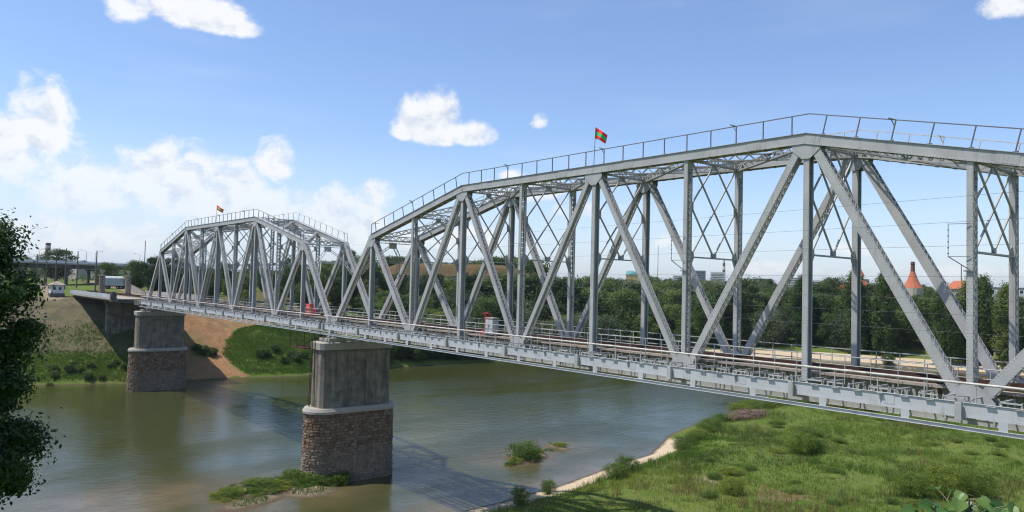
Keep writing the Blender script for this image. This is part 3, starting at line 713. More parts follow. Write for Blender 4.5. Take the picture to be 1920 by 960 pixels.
    for k in range(2, 9):
        mb = MB(); x = k*P; zt = top_z(k)-.62; zl = 7.3; zm = (zt+zl)/2+.15
        for p, q in (((ya, zt), (ym+1.9, zl+.1)), ((yb, zt), (ym-1.9, zl+.1)), ((ym, zt), (ya, zm)), ((ym, zt), (yb, zm)), ((ya, zm), (ym, zl)), ((yb, zm), (ym, zl))):
            pass
        for p, q, dx in (((ya, zt), (yb-.1, zl), .05), ((yb, zt), (ya+.1, zl), -.05), ((ym, zt), (ya, zm), -.05), ((ym, zt), (yb, zm), .05), ((ya, zm), (ym, zl), .05), ((yb, zm), (ym, zl), -.05)):
            mb.bar((x+dx, p[0], p[1]), (x+dx, q[0], q[1]), .10, .09, (1, 0, 0))
        for dx in (-.09, .09): mb.bar((x+dx, ya, zl), (x+dx, yb, zl), .10, .09)
        mb.box(x-.016, x+.016, ym-.32, ym+.32, zt-.35, zt+.15); mb.box(x-.02, x+.02, ym-.32, ym+.32, zl-.05, zl+.35)
        for yy, s in ((ya, 1), (yb, -1)):
            mb.box(x-.018, x+.018, min(yy, yy+.3*s), max(yy, yy+.3*s), zm-.35, zm+.35)
            mb.prism([(x-.018, yy, zl+.6), (x-.018, yy+.42*s, zl+.25), (x-.018, yy+.42*s, zl-.05), (x-.018, yy, zl-.9)], (.036, 0, 0))
        part('sway_frame', mb)
    # --- portal bracing in the plane of the end posts
    for e in (0, 1):
        mb = MB()
        def pp(t, y):                                  # t=0 foot, t=1 head of the end post
            return Vector(((t*P) if e == 0 else (10*P-t*P), y, -.35+t*(H1+.1)))
        def lb(t0, y0, t1, y1):
            a, b = pp(t0, y0), pp(t1, y1); d = b-a; nn = Vector((0, 0, 1)).cross(d).normalized() if abs(y1-y0) > .1 else Vector((0, 1, 0))
            pl = (pp(1, 0)-pp(0, 0)).normalized(); s = d.normalized().cross(Vector((pl.x, 0, pl.z)).cross(Vector((0, 1, 0)))).normalized()
            for o in (-.16, .16): mb.bar(a+s*o, b+s*o, .08, .07)
            n_ = max(3, int(d.length/.42))
            for i in range(n_):
                o = .16 if i % 2 else -.16; mb.bar(a+d*(i/n_)+s*o, a+d*((i+1)/n_)-s*o, .06, .02)
        lb(.95, ya, .95, yb); lb(.74, ya, .74, yb)
        lb(.93, ym, .74, ya+.5); lb(.93, ym, .74, yb-.5); lb(.74, ya+.9, .56, ya); lb(.74, yb-.9, .56, yb)
        c = pp(.92, ym); mb.box(c.x-.05, c.x+.05, ym-.5, ym+.5, c.z-.4, c.z+.3)
        part('portal_frame', mb)
    # --- sway frame post in the middle of the portals, hung from the first strut
    # --- floor beams with cantilever ends carrying the side girders
    YO, YI = -1.2, YF+DEP+1.2
    for k in range(11):
        mb = MB(); x = k*P
        mb.box(x-.012, x+.012, YN+DEP, YF, -1.15, -.15)
        for z in (-1.16, -.14): mb.box(x-.14, x+.14, YN+DEP, YF, z-.01, z+.01)
        for y0, y1 in ((YO-.10, YN), (YF+DEP, YI+.10)):
            a, b = (y0, y1) if y0 < 0 else (y1, y0)
            mb.prism([(x-.1, a, -.10), (x-.1, a, -.88), (x-.1, b, -1.1), (x-.1, b, -.10)], (.024, 0, 0))
            mb.prism([(x+.1, a, -.10), (x+.1, a, -.88), (x+.1, b, -1.1), (x+.1, b, -.10)], (-.024, 0, 0))
        mb.box(x-.15, x+.15, YO-.26, YO-.10, -.87, -.078); mb.box(x-.18, x+.18, YO-.28, YO-.10, -.90, -.872)
        part('floor_beam', mb)
    # --- stringers
    for y in (2.44, 3.96):
        mb = MB(); mb.box(0, 10*P, y-.01, y+.01, -.95, .14)
        for z in (-.95, .15): mb.box(0, 10*P, y-.12, y+.12, z-.01, z+.01)
        part('stringer', mb)
    mb = MB()
    for k in range(10):
        for j in range(2):
            x0 = (k+j*.5)*P; x1 = x0+P/2
            mb.bar((x0, YN+DEP, -1.1), (x1, YF, -1.1), .1, .09); mb.bar((x0, YF, -1.16), (x1, YN+DEP, -1.16), .1, .09)
        for j in range(8):
            x0 = (k+j/8)*P+.3; mb.bar((x0, 2.44, .05), (x0+.55, 3.96, .05), .08, .08)
    part('lower_lateral_bracing', mb)
    # --- side girders (the pale riveted band below the rails)
    for s, yo in ((-1, YO), (1, YI)):
        mb = MB(); near = s < 0
        for k in range(10):
            x0, x1 = k*P+.14, (k+1)*P-.14
            mb.box(x0, x1, yo-.010, yo+.010, -.76, -.07)
            mb.box(x0, x1, yo-.07, yo+.07, -.072, -.055); mb.box(x0, x1, yo-.06, yo+.06, -.775, -.76)
            mb.box(x0, x1, yo-.018, yo-.0105, -.755, -.64)
            for j in range(1, 7):
                x = x0+(x1-x0)*j/7
                if j == 4:
                    mb.prism([(x-.01, yo-.011, -.09), (x-.01, yo-.16, -.09), (x-.01, yo-.02, -.62), (x-.01, yo-.011, -.62)], (.02, 0, 0)); mb.box(x-.14, x+.14, yo-.17, yo-.011, -.112, -.09)
                elif near: mb.box(x-.21, x+.21, yo-.13, yo-.011, -.13, -.115)
            if near:
                c = k*P+P*.62; mb.box(c-.26, c+.26, yo-.024, yo-.0185, -.62, -.10)
                if k >= 3:
                    mb.rivets((x0, yo-.018, -.70), (x1, yo-.018, -.70), (0, -1, 0), .12, .018)
                    for q in range(-2, 3): mb.rivets((c+q*.1, yo-.024, -.60), (c+q*.1, yo-.024, -.12), (0, -1, 0), .085, .017)
                    if k >= 4: mb.rivets((x0+.08, yo-.01, -.60), (x0+.08, yo-.01, -.1), (0, -1, 0), .1, .018); mb.rivets((x1-.08, yo-.01, -.60), (x1-.08, yo-.01, -.1), (0, -1, 0), .1, .018)
        part('side_girder', mb, M['steel_pale'])
        # inspection trolley rail hung below
        mb = MB(); yr = yo+s*.15
        mb.box(-.4, 10*P+.4, yr-.008, yr+.008, -1.37, -1.21); mb.box(-.4, 10*P+.4, yr-.07, yr+.07, -1.21, -1.195); mb.box(-.4, 10*P+.4, yr-.07, yr+.07, -1.385, -1.37)
        for j in range(20):
            x = j*4.4+1.9; mb.box(x-.2, x+.2, yr-.022, yr-.002, -1.194, -.77)
            mb.bar((x, yr, -1.19), (x, yo+.05*-s, -.80), .07, .06)
        part('trolley_rail', mb, M['steel_pale'])
        # open walkway bearers where the boards are gone
        mb = MB(); y_in = -s*.9
        for j in range(72):
            x = .75+j*1.21
            if x > 87.6: break
            a, b = (yo, yo+1.9) if s < 0 else (yo-1.9, yo)
            mb.box(x-.04, x+.04, a, b, .10, .16)
            for yy in (a+.06, b-.06): mb.box(x-.04, x+.04, yy-.03, yy+.03, -.055, .10)
            if j % 5 in (1, 2, 4): mb.bar((x, a+.1, .12), (x+.85, a+.1, .12), .12, .06); mb.bar((x+.85, a+.1, .12), (x+.85, a+.1, -.055), .05, .05, (1, 0, 0))
            if j % 3 == 0: mb.bar((x, a+.2, .10), (x+1.1, b-.1, .10), .07, .05)
        for j in range(300):
            x = .3+j*.292
            if j % 13 in (3, 4, 9): continue
            y0 = .46 if s < 0 else YF-.46
            mb.bar((x, y0, -.62), (x+.10, y0+.02, .02), .06, .05, (0, 1, 0))
        part('walkway_bearers', mb)
        # concrete slab walkway between truss and track
        mb = MB(); ys = (.72, 1.42) if s < 0 else (4.98, 5.68)
        for j in range(40):
            x0 = j*2.2+.01
            mb.box(x0, x0+2.17, ys[0], ys[1], .27+.006*(j % 3), .40+.006*(j % 3))
            mb.box(x0+.3, x0+.4, ys[0]+.05, ys[1]-.05, -.1, .268)
        part('walkway_slab', mb, M['slab'])
        # handrails: inner (round posts, two rails)
        yh = .50 if s < 0 else 5.9
        if s < 0:
            mb = MB(); mb.tube((.2, yh, 1.47), (87.8, yh, 1.47), .03, n=6); mb.tube((.2, yh, .98), (87.8, yh, .98), .024, n=6)
            r = part('handrail', mb, M['steel'])
            for j in range(60):
                q = MB(); q.tube((.6+j*1.47, yh, -.1), (.6+j*1.47, yh, 1.46), .028, n=6); part('post', q, M['steel'], r)
            mb = MB(); mb.tube((0, YO-.02, .86), (10*P, YO-.02, .86), .062, n=8)
            for j in range(10): mb.tube((j*P+3.1, YO-.02, .86), (j*P+3.5, YO-.02, .86), .078, n=8)
            r = part('service_pipe', mb, M['pipe'])
            for j in range(38):
                q = MB(); x = 1.2+j*2.33; q.bar((x, YO, -.055), (x, YO, .81), .05, .05, (1, 0, 0)); part('pipe_post', q, M['steel'], r)
        else:
            yh = YI-.3
            mb = MB(); mb.box(.2, 87.8, yh-.03, yh+.03, 1.36, 1.42); mb.box(.2, 87.8, yh-.02, yh+.02, .92, .96); mb.box(.2, 87.8, yh-.04, yh+.04, .50, .56)
            r = part('handrail', mb, M['steel'])
            for j in range(60):
                q = MB(); q.bar((.6+j*1.47, yh, -.1), (.6+j*1.47, yh, 1.355), .05, .05, (1, 0, 0)); part('post', q, M['steel'], r)
            mb = MB(); mb.box(.1, 87.9, YF+DEP+.15, YI-.1, .18, .22); part('walkway_deck', mb, M['slab'])
    # --- roof walk railings on the top chords
    for Y, ms in ((YN+.10, M['darkrail']), (YF+DEP-.1, M['pipe'])):
        pts = [Vector((k*P, Y, top_z(k))) for k in (1, 3, 7, 9)]; mb = MB(); hh = 1.14
        nr = [Vector((-.224, 0, .975)), Vector((0, 0, 1)), Vector((0, 0, 1)), Vector((.224, 0, .975))]
        tops = [pts[0]+Vector((-.1, 0, hh)), pts[1]+Vector((-.12, 0, hh)), pts[2]+Vector((.12, 0, hh)), pts[3]+Vector((.1, 0, hh))]
        for a, b in zip(tops, tops[1:]): mb.bar(a, b, .055, .055)
        for e, sgn in ((0, 1), (3, -1)):
            mb.bar(pts[e]+Vector((-.1*sgn, 0, -.1)), tops[e], .055, .055, (1, 0, 0)); mb.bar(tops[e], tops[e]+Vector((1.75*sgn, 0, .02)), .04, .04)
        r = part('roof_railing', mb, ms)
        for i in range(3):
            d = pts[i+1]-pts[i]; L = d.length; k = round(L/1.95); up = Vector((-d.z, 0, d.x)).normalized()
            for j in range(k):
                a = pts[i]+d*((j+.5)/k); q = MB(); q.bar(a, a+up*hh*.985, .07, .05, (1, 0, 0)); q.box(a.x-.13, a.x+.13, a.y-.06, a.y+.06, a.z, a.z+.05)
                if (i*7+j) % 6 == 4: q.bar(a+up*hh, a+up*(hh+.12)+Vector((-.35, -.2, 0)), .06, .06); q.bar(a+up*hh*.7, a+up*(hh+.06)+Vector((-.22, -.12, 0)), .04, .04)
                part('railing_post', q, ms, r)
    # --- cage brackets of a mast insulator on the laced posts
    for k in (4, 6, 8):
        mb = MB(); x = k*P-.05
        for z in (8.7, 7.05): mb.bar((x+.1, -.03, z), (x-.85, -.25, z), .028, .028)
        mb.bar((x-.85, -.25, 8.72), (x-.85, -.25, 7.05), .025, .025); mb.bar((x-.85, -.25, 7.05), (x+.1, -.03, 6.35), .05, .05); mb.box(x-.2, x+.35, -.10, -.01, 6.3, 6.36)
        for z in (8.4, 8.1, 7.8, 7.5, 7.2): mb.box(x-.88, x-.82, -.28, -.22, z-.03, z+.03)
        part('insulator_bracket', mb, M['darkrail'])
    return sp
def e_ok(p): return True
span = build_span()
# bearings are parts of the span they carry; they stand on the pier tops
for xk in (0.15, 10*P-.15):
    for y in (YN+DEP/2, YF+DEP/2):
        mb = MB(); mb.box(xk-.45, xk+.45, y-.35, y+.35, -.62, -.50); mb.box(xk-.3, xk+.3, y-.28, y+.28, -.04, .03)
        mb.prism([(xk-.3, y-.25, -.04), (xk+.3, y-.25, -.04), (xk+.1, y-.25, -.26), (xk-.1, y-.25, -.26)], (0, .5, 0)); mb.prism([(xk-.42, y-.25, -.5), (xk-.1, y-.25, -.26), (xk+.1, y-.25, -.26), (xk+.42, y-.25, -.5)], (0, .5, 0))
        obj('bearing', mb, M['steel'], span)
GAP = .1227*P
span2 = dup(span, loc=(-(10*P+GAP), 0, -1.3), label='farther grey riveted steel truss span, shown whole between the two stone piers')

# ------------------------------------------------------------------ railway track over both spans
XE = -(10*P+GAP)*1.0
tr = thing('railway_track', 'rusty railway track on dark timber sleepers running through the truss bridge', 'railway track', (0, 3.2, .165))
mb_r = []
for y in (2.44, 3.96):
    mb = MB(); x0, x1 = -245, 96
    mb.box(x0, x1, y-.035-3.2, y+.035-3.2, .262+.11, .262+.155); mb.box(x0, x1, y-.01-3.2, y+.01-3.2, .262+.02, .262+.11); mb.box(x0, x1, y-.07-3.2, y+.07-3.2, .262, .262+.02)
    obj('rail', mb, M['rust'], tr)
for y in (2.80, 3.60):
    mb = MB(); mb.box(-88.5, 88, y-.04-3.2, y+.04-3.2, .262, .262+.12); obj('guard_rail', mb, M['rust'], tr)
for y in (1.55, 4.85):
    mb = MB(); mb.box(-97.5, 88, y-.09-3.2, y+.09-3.2, .262, .262+.14); obj('guard_timber', mb, M['sleeper'], tr)
sm = MB(); sm.box(-.12, .12, -1.75, 1.75, 0, .26); ends = []
first = obj('sleeper', sm, [M['sleeper']], tr); first.location.x = 88
xs = [88-i*.46 for i in range(1, 100)]
for x in xs:
    c = first.copy(); COL.objects.link(c); c.parent = tr; c.location.x = x
rest = MB()
x = 88-100*.46
while x > -98:
    rest.box(x-.12, x+.12, -1.75, 1.75, 0, .26); x -= .46
x0 = x
while x > -245:
    rest.box(x-.12, x+.12, -1.35, 1.35, .08, .26); x -= .6
obj('sleepers', rest, M['sleeper'], tr, kind='stuff')
mb = MB()
for i in range(190):
    x = 87.8-i*.46; mb.box(x-.075, x+.075, -1.81, -1.752, .02, .17)
obj('sleeper_end_bolts', mb, M['pipe'], tr, kind='stuff')
# ------------------------------------------------------------------ piers
def stadium(cx, y0, y1, a, z, n=20, off=0.0):
    pts = []
    a2 = a+off
    for i in range(n+1):
        t = math.pi*i/n; pts.append((cx-a2*math.cos(t), y0+a-a2*math.sin(t), z))
    for i in range(n+1):
        t = math.pi*i/n; pts.append((cx+a2*math.cos(t), y1-a+a2*math.sin(t), z))
    return pts
def ring_prism(mb, lo, hi):
    n = len(lo); mb.add([Vector(p) for p in lo+hi], [tuple(range(n))[::-1], tuple(range(n, 2*n))]+[(i, (i+1) % n, n+(i+1) % n, n+i) for i in range(n)])
def build_pier():
    cx, y0, y1, a = 0, -2.9, 8.7, 2.1
    r = thing('bridge_pier', 'nearer river pier with a ladder up its concrete block, standing on its reddish stone drum', 'bridge pier', (-.54, 0, -19.2), group='river piers of the railway bridge')
    zb, zt = -1.2, 8.3
    # stone drum with single stones
    mb = MB(); tone = []
    def core(z0, z1, e0, e1):
        ring_prism(mb, stadium(cx, y0, y1, a, z0, 20, e0), stadium(cx, y0, y1, a, z1, 20, e1)); tone.extend([0.0]*(42+2))
    core(zb, zt, .10, -.05)
    ring = stadium(cx, y0, y1, a, 0, 40); per = [0]
    for i in range(len(ring)):
        p, q = ring[i], ring[(i+1) % len(ring)]; per.append(per[-1]+math.hypot(q[0]-p[0], q[1]-p[1]))
    L = per[-1]; ringc = ring+[ring[0]]
    def at(s):
        s %= L; i = int(np.searchsorted(per, s, side='right')-1); i = min(i, len(ring)-1)
        t = (s-per[i])/max(per[i+1]-per[i], 1e-9); p, q = ringc[i], ringc[i+1]
        x, y = p[0]+(q[0]-p[0])*t, p[1]+(q[1]-p[1])*t
        dx, dy = q[0]-p[0], q[1]-p[1]; l_ = math.hypot(dx, dy)
        return Vector((x, y, 0)), Vector((dy/l_, -dx/l_, 0))
    rows = 26; rh = (zt-zb)/rows; R = random.Random(5)
    for k in range(rows):
        z = zb+k*rh; s = R.random()*.8; end = s+L
        while s < end-.2:
            w = min(R.uniform(.4, .85), end-s)
            nose = at(s)[0]; nose = nose.y < -.6 or nose.y > 6.6; pr_ = R.uniform(.05, .16) if nose else R.uniform(.03, .07); e = .10-.15*(z-zb)/(zt-zb)
            lo, hi = [], []
            for ss, zz in ((s+.02, z+.02), (s+w-.02, z+.02), (s+w-.02, z+rh-.02), (s+.02, z+rh-.02)):
                p, nrm = at(ss); lo.append(p+nrm*(e-.03)+Vector((0, 0, zz)))
                m_ = .05
                s2 = ss+(m_ if ss < s+w/2 else -m_); z2 = zz+(m_ if zz < z+rh/2 else -m_)
                p, nrm = at(s2); hi.append(p+nrm*(e+pr_+R.uniform(-.03, .03))+Vector((0, 0, z2)))
            mb.add(lo+hi, [(4, 5, 6, 7), (0, 1, 5, 4), (1, 2, 6, 5), (2, 3, 7, 6), (3, 0, 4, 7)]); tone.extend([.1+.9*R.random()]*5)
            s += w
    o = obj('stone_drum', mb, M['masonry'], r)
    at_ = o.data.attributes.new('tone', 'FLOAT', 'FACE'); at_.data.foreach_set('value', np.array(tone, np.float32))
    mb = MB(); rr = [(z, e) for z, e in ((8.3, .12), (8.36, .20), (8.62, .22), (8.72, .16), (8.98, .02))]
    for (z0, e0), (z1, e1) in zip(rr, rr[1:]): ring_prism(mb, stadium(cx, y0, y1, a, z0, 20, e0), stadium(cx, y0, y1, a, z1, 20, e1))
    obj('drum_coping', mb, M['concrete_pale'], r)
    # upper block: chamfered oblong with a flat arched panel sunk in the long faces
    def cham(z, ax, ya, yb, c): return [(-ax, ya+c, z), (-ax+c, ya, z), (ax-c, ya, z), (ax, ya+c, z), (ax, yb-c, z), (ax-c, yb, z), (-ax+c, yb, z), (-ax, yb-c, z)]
    mb = MB(); ring_prism(mb, cham(8.9, 1.52, -1.75, 7.75, .35), cham(16.0, 1.46, -1.7, 7.7, .35))
    for s in (1, -1):
        x = 1.515*s
        for (ya, yb) in ((-1.2, 2.0), (4.1, 7.2)): mb.frame((x, (ya+yb)/2, 12.4), (.05, 0, 0), (0, (yb-ya)/2, 0), (0, 0, 3.4))
        mb.frame((x, 3.05, 15.3), (.05, 0, 0), (0, 1.05, 0), (0, 0, .5)); 
    obj('concrete_shaft', mb, M['concrete'], r)
    mb = MB(); ring_prism(mb, cham(15.95, 1.70, -1.95, 7.95, .4), cham(16.75, 1.72, -1.98, 7.98, .4)); ring_prism(mb, cham(16.75, 1.72, -1.98, 7.98, .4), cham(16.85, 1.55, -1.8, 7.8, .4))
    obj('capping', mb, M['concrete_pale'], r)
    for y in (YN+DEP/2, YF+DEP/2):
        mb = MB(); mb.frame((0, y, 17.05), (1.35, 0, 0), (0, 1.15, 0), (0, 0, .23)); obj('bearing_block', mb, M['concrete_pale'], r)
    return r
pier = build_pier()
CH.clear()
pier2 = dup(pier, loc=(-.54-(10*P+GAP), 0, -19.2), label='farther river pier by the far bank, darker and without a ladder')
# ladder on the nearer pier
mb = MB()
for x in (-.95, -.62): mb.bar((x, -2.15, 9.0), (x, -2.05, 17.6), .07, .05, (1, 0, 0))
for i in range(26): mb.bar((-.95, -2.14, 9.2+i*.33), (-.62, -2.14, 9.2+i*.33), .03, .03)
ld = obj('ladder', mb, M['rust'], pier)
mb = MB(); mb.tube((.05, -1.88, 8.9), (.05, -2.05, 17.3), .05, n=6); obj('cable_duct', mb, M['rust'], pier)

# rusty work platform hung under the deck left of the nearer pier
t = thing('hanging_platform', 'rusty openwork maintenance platform hung under the deck left of the ladder pier', 'platform', (-7.5, -.5, -3.6))
mb = MB(); mb.box(-2.2, 2.2, -.8, 2.6, 0, .1); obj('platform_floor', mb, M['rust'], t)
mb = MB()
for x in (-2.2, 0, 2.2):
    for y in (-.8, 2.6): mb.bar((x, y, .1), (x, y, 2.25), .07, .07, (1, 0, 0))
mb.bar((-2.2, -.8, .1), (0, -.8, 1.2), .06, .06); mb.bar((0, -.8, .1), (2.2, -.8, 1.2), .06, .06); mb.bar((-2.2, -.8, 1.2), (2.2, -.8, 1.2), .06, .06); mb.bar((-2.2, 2.6, 1.2), (2.2, 2.6, 1.2), .06, .06)
obj('frame', mb, M['rust'], t)

# ------------------------------------------------------------------ things on the deck
t = thing('equipment_cabinet', 'pale grey steel cabinet on the walkway beside a red post', 'cabinet', (30.3, 1.05, .415))
mb = MB(); mb.box(-.55, .55, -.33, .33, .12, 1.5); obj('body', mb, M['steel_pale'], t)
mb = MB(); mb.prism([(-.68, -.38, 1.555), (.68, -.38, 1.555), (.68, .38, 1.555), (-.68, .38, 1.555)], (0, 0, .05)); mb.box(-.55, .55, -.28, .28, 1.606, 1.66); obj('lid', mb, M['slab'], t)
for x in (-.27, .27):
    mb = MB(); mb.box(x-.23, x+.23, -.352, -.335, .18, 1.45); d = obj('door', mb, M['steel_pale'], t)
    mb = MB(); mb.box(x-.03+(.18 if x < 0 else -.18), x+.03+(.18 if x < 0 else -.18), -.38, -.353, .8, .95); obj('handle', mb, M['darkrail'], d)
mb = MB(); mb.box(-.6, .6, -.3, .3, 0, .12); obj('plinth', mb, M['concrete_dark'], t)
t = thing('signal_post', 'dark red steel post with a flat cap standing behind the grey cabinet', 'signal', (28.9, 1.5, .43))
mb = MB(); mb.box(-.17, .17, -.14, .14, .12, 1.92); obj('post', mb, M['red'], t)
mb = MB(); mb.box(-.45, .45, -.26, .26, 1.92, 2.0); obj('cap', mb, M['red'], t)
mb = MB(); mb.box(-.75, .75, -.4, .4, 0, .12); mb.box(-.6, .2, -.3, .3, .12, .32); obj('foot', mb, M['red'], t)
t = thing('fire_box', 'bright red fire equipment box near the end of the farther span', 'box', (-8.6, .9, .42))
mb = MB(); mb.box(-.95, .35, -.28, .28, .05, 1.55); obj('box', mb, M['red_pale'], t)
mb = MB(); mb.box(-.88, .28, -.298, -.282, .12, .78); mb.box(-.88, .28, -.298, -.282, .83, 1.48); obj('door', mb, M['red_pale'], t)
mb = MB(); mb.tube((1.1, .15, .02), (1.1, .15, .85), .34, n=14); mb.tube((1.1, .15, .85), (1.1, .15, .98), .34, .1, n=14); obj('drum', mb, M['red'], t)

def flag(loc, lean, w, h, pole, label, ang, droop):
    t = thing('flag', label, 'flag', loc, group='flags on the top chords')
    mb = MB(); mb.tube((0, 0, 0), (lean, 0, pole), .03, .02, n=6); obj('flagpole', mb, M['darkrail'], t)
    n_, m_ = 16, 9; vs, fs, ms = [], [], []
    for i in range(n_+1):
        u = i/n_
        for j in range(m_+1):
            v = j/m_
            x = w*u*(1-.15*v*u); z = pole-.05-v*h*(1-.2*u)-droop*u**1.25; y = .16*math.sin(u*7+v*1.5)*u**.6
            vs.append((lean*(z/pole)+x*math.cos(ang)-y*math.sin(ang), x*math.sin(ang)+y*math.cos(ang), z))
    for i in range(n_):
        for j in range(m_): a = i*(m_+1)+j; fs.append((a, a+m_+1, a+m_+2, a+1)); ms.append(1 if 3 <= j < 6 else 0)
    o = obj('flag_cloth', (vs, fs), [M_fr, M_fg], t, smooth=True); o.data.polygons.foreach_set('material_index', ms)
    md = o.modifiers.new('thickness', 'SOLIDIFY'); md.thickness = .006
    return t
M_fr = mat('flag_red', (.90, .05, .04), .8, 0, .2); M_fg = mat('flag_green', (.06, .55, .18), .8, 0, .2)
flag((43.8, .2, 14.55), .12, .95, .85, 3.0, 'small red and green striped flag flying above the nearer span', .5, .62)
flag((-(10*P+GAP)+42.8, .25, 14.55), 0.05, 1.9, .8, 3.0, 'faded red and green flag streaming out above the farther span', .25, .75)

# ------------------------------------------------------------------ abutment and approach on the far bank
t = thing('bridge_abutment', 'concrete bridge abutment with a deep shaded wall and pale deck edge on the far bank', 'abutment', (-122, 0, -16))
Z0 = 16
def tp(name, mb, m, par=t, off=(122, 0, 16)):
    mb.v = [(v[0]+off[0], v[1]+off[1], v[2]+off[2]) for v in mb.v]; return obj(name, mb, m, par)
mb = MB(); mb.box(-124.5, -122, -1.0, 7.4, -16, -1.3); mb.box(-150, -124.4, .6, 6.0, -14, -1.35); tp('front_wall', mb, M['concrete'])
mb = MB(); mb.box(-122.6, -121.8, -1.5, 7.9, -1.95, -1.29); tp('wall_cap', mb, M['concrete'])
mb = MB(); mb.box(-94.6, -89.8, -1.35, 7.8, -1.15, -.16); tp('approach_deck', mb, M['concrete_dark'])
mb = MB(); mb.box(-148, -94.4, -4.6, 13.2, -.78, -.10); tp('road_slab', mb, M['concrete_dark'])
mb = MB(); mb.prism([(-94, -5.65, -.22), (-94, -4.5, -.55), (-94, -4.5, .20), (-94, -5.65, .20)], (-52, 0, 0)); tp('slab_edge', mb, M['concrete_pale'])
mb = MB(); mb.box(-148, -94.4, -4.45, 13.15, -.095, .06); tp('paving', mb, M['slab'])
mb = MB(); mb.box(-146, -94.2, -5.6, -5.45, .205, 1.02); tp('parapet', mb, M['white'])
mb = MB()
for i in range(44): x = -94.6-i*1.18; mb.box(x-.05, x+.05, -5.66, -5.605, .21, 1.06)
tp('parapet_ribs', mb, M['steel'])
mb = MB(); mb.box(-94.9, -93.7, -6.0, -4.9, -.5, 1.15); mb.box(-94.7, -93.9, -5.8, -5.1, 1.15, 1.6); tp('end_stub', mb, M['concrete_dark'])
mb = MB(); mb.box(-148, -94.5, 13.0, 13.15, .065, 1.1); tp('parapet', mb, M['concrete_pale'])
mb = MB()
for z in (-5.0, -5.4): mb.tube((-90.5, -.4, z), (-121.9, -.4, z+.8), .09, n=6)
tp('cable_duct', mb, M['rust'])

def gate_pillar(loc, label, hh):
    g = thing('gate_pillar', label, 'pillar', loc, group='urn-topped gate pillars of the bridge')
    mb = MB(); mb.box(-.75, .75, -.75, .75, 0, .5); mb.box(-.6, .6, -.6, .6, .5, hh); obj('shaft', mb, M['concrete'], g)
    mb = MB(); mb.box(-.72, .72, -.72, .72, hh, hh+.22); obj('cap', mb, M['concrete_pale'], g)
    mb = MB(); mb.lathe((0, 0, hh+.22), [(.3, 0), (.16, .2), (.14, .35), (.38, .7), (.50, 1.0), (.52, 1.08), (.62, 1.14), (.6, 1.26)], 14); obj('urn', mb, M['concrete_pale'], g)
gate_pillar((-126.4, -1.7, .07), 'left urn-topped stone gate pillar beside the bridge approach', 4.9)
gate_pillar((-139.9, 7.2, .07), 'urn-topped stone gate pillar right of the grey van body', 4.9)

t = thing('guard_hut', 'small whitewashed brick guard hut with a hipped roof at the embankment edge', 'hut', (-144.7, -8.9, .1))
mb = MB(); mb.box(-1.7, 1.7, -1.7, 1.7, -3.6, 0); obj('base_block', mb, M['concrete_dark'], t)
mb = MB(); mb.box(-1.5, 1.5, -1.5, 1.5, 0, 2.1); obj('wall', mb, M['plaster_white'], t)
mb = MB()
vs = [(-1.9, -1.9, 2.1), (1.9, -1.9, 2.1), (1.9, 1.9, 2.1), (-1.9, 1.9, 2.1), (-1.9, -1.9, 2.2), (1.9, -1.9, 2.2), (1.9, 1.9, 2.2), (-1.9, 1.9, 2.2), (0, 0, 3.2)]
mb.add(vs, [(3, 2, 1, 0), (0, 1, 5, 4), (1, 2, 6, 5), (2, 3, 7, 6), (3, 0, 4, 7), (4, 5, 8), (5, 6, 8), (6, 7, 8), (7, 4, 8)]); obj('roof', mb, M['slab'], t)
for x0 in (-.75, .55):
    mb = MB(); mb.box(x0-.3, x0+.3, -1.53, -1.51, .9, 1.6); obj('window', mb, M['glass_dark'], t)
for y0 in (-.7, .6):
    mb = MB(); mb.box(1.51, 1.53, y0-.3, y0+.3, .9, 1.6); obj('window', mb, M['glass_dark'], t)

zt = gz1(-180, 12)
t = thing('van_body_trailer', 'pale grey arched-roof cargo trailer parked between the gate pillars', 'trailer', (-180, 12, zt), math.radians(62))
mb = MB(); prof = []
for i in range(11):
    a = math.pi*i/10; prof.append((0, 1.25*math.cos(a), 3.3+.75*math.sin(a)))
prof = [(0, 1.25, 1.05)]+prof+[(0, -1.25, 1.05)]
mb.prism([(-3.2, p[1], p[2]) for p in prof][::-1], (6.4, 0, 0)); obj('body', mb, M['canvas'], t)
mb = MB(); mb.box(3.205, 3.22, -1.0, 0, 1.3, 3.3); mb.box(3.205, 3.22, .04, 1.0, 1.3, 3.3); obj('rear_door', mb, M['white'], t)
mb = MB(); mb.box(-3.3, 3.3, -.5, .5, .75, 1.04); obj('chassis', mb, M['black'], t)
for x in (-2, 1.2, 2.2):
    for y in (-1.05, 1.05):
        mb = MB(); mb.tube((x, y-.14, .48), (x, y+.14, .48), .48, n=16); w = obj('wheel', mb, M['black'], t)
        mb = MB(); mb.tube((x, y-.15, .48), (x, y+.15, .48), .2, n=10); obj('rim', mb, M['steel'], w)

# concrete yard fence
t = thing('concrete_fence', 'pale concrete panel fence below the dark trees left of the farther span', 'fence', (-134, 10, gz1(-134, 10)))
a, b = Vector((-134, 10.2, 0)), Vector((-169, 14.2, 0)); d = (b-a); dn = d.normalized()
for i in range(14):
    p = a+d*(i/14); q = a+d*((i+1)/14)-dn*.15; z = max(gz1(p.x, p.y), gz1(q.x, q.y)); base = Vector((134, -10, -gz1(-134, 10)))
    mb = MB(); mb.bar(p+base+Vector((0, 0, z+.85)), q+base+Vector((0, 0, z+.85)), .12, 2.1); obj('panel', mb, M['concrete_pale'], t)
    mb = MB(); mb.bar(p+base+Vector((0, 0, z-.3)), p+base+Vector((0, 0, z+2.1)), .22, .22); obj('fence_post', mb, M['concrete'], t)

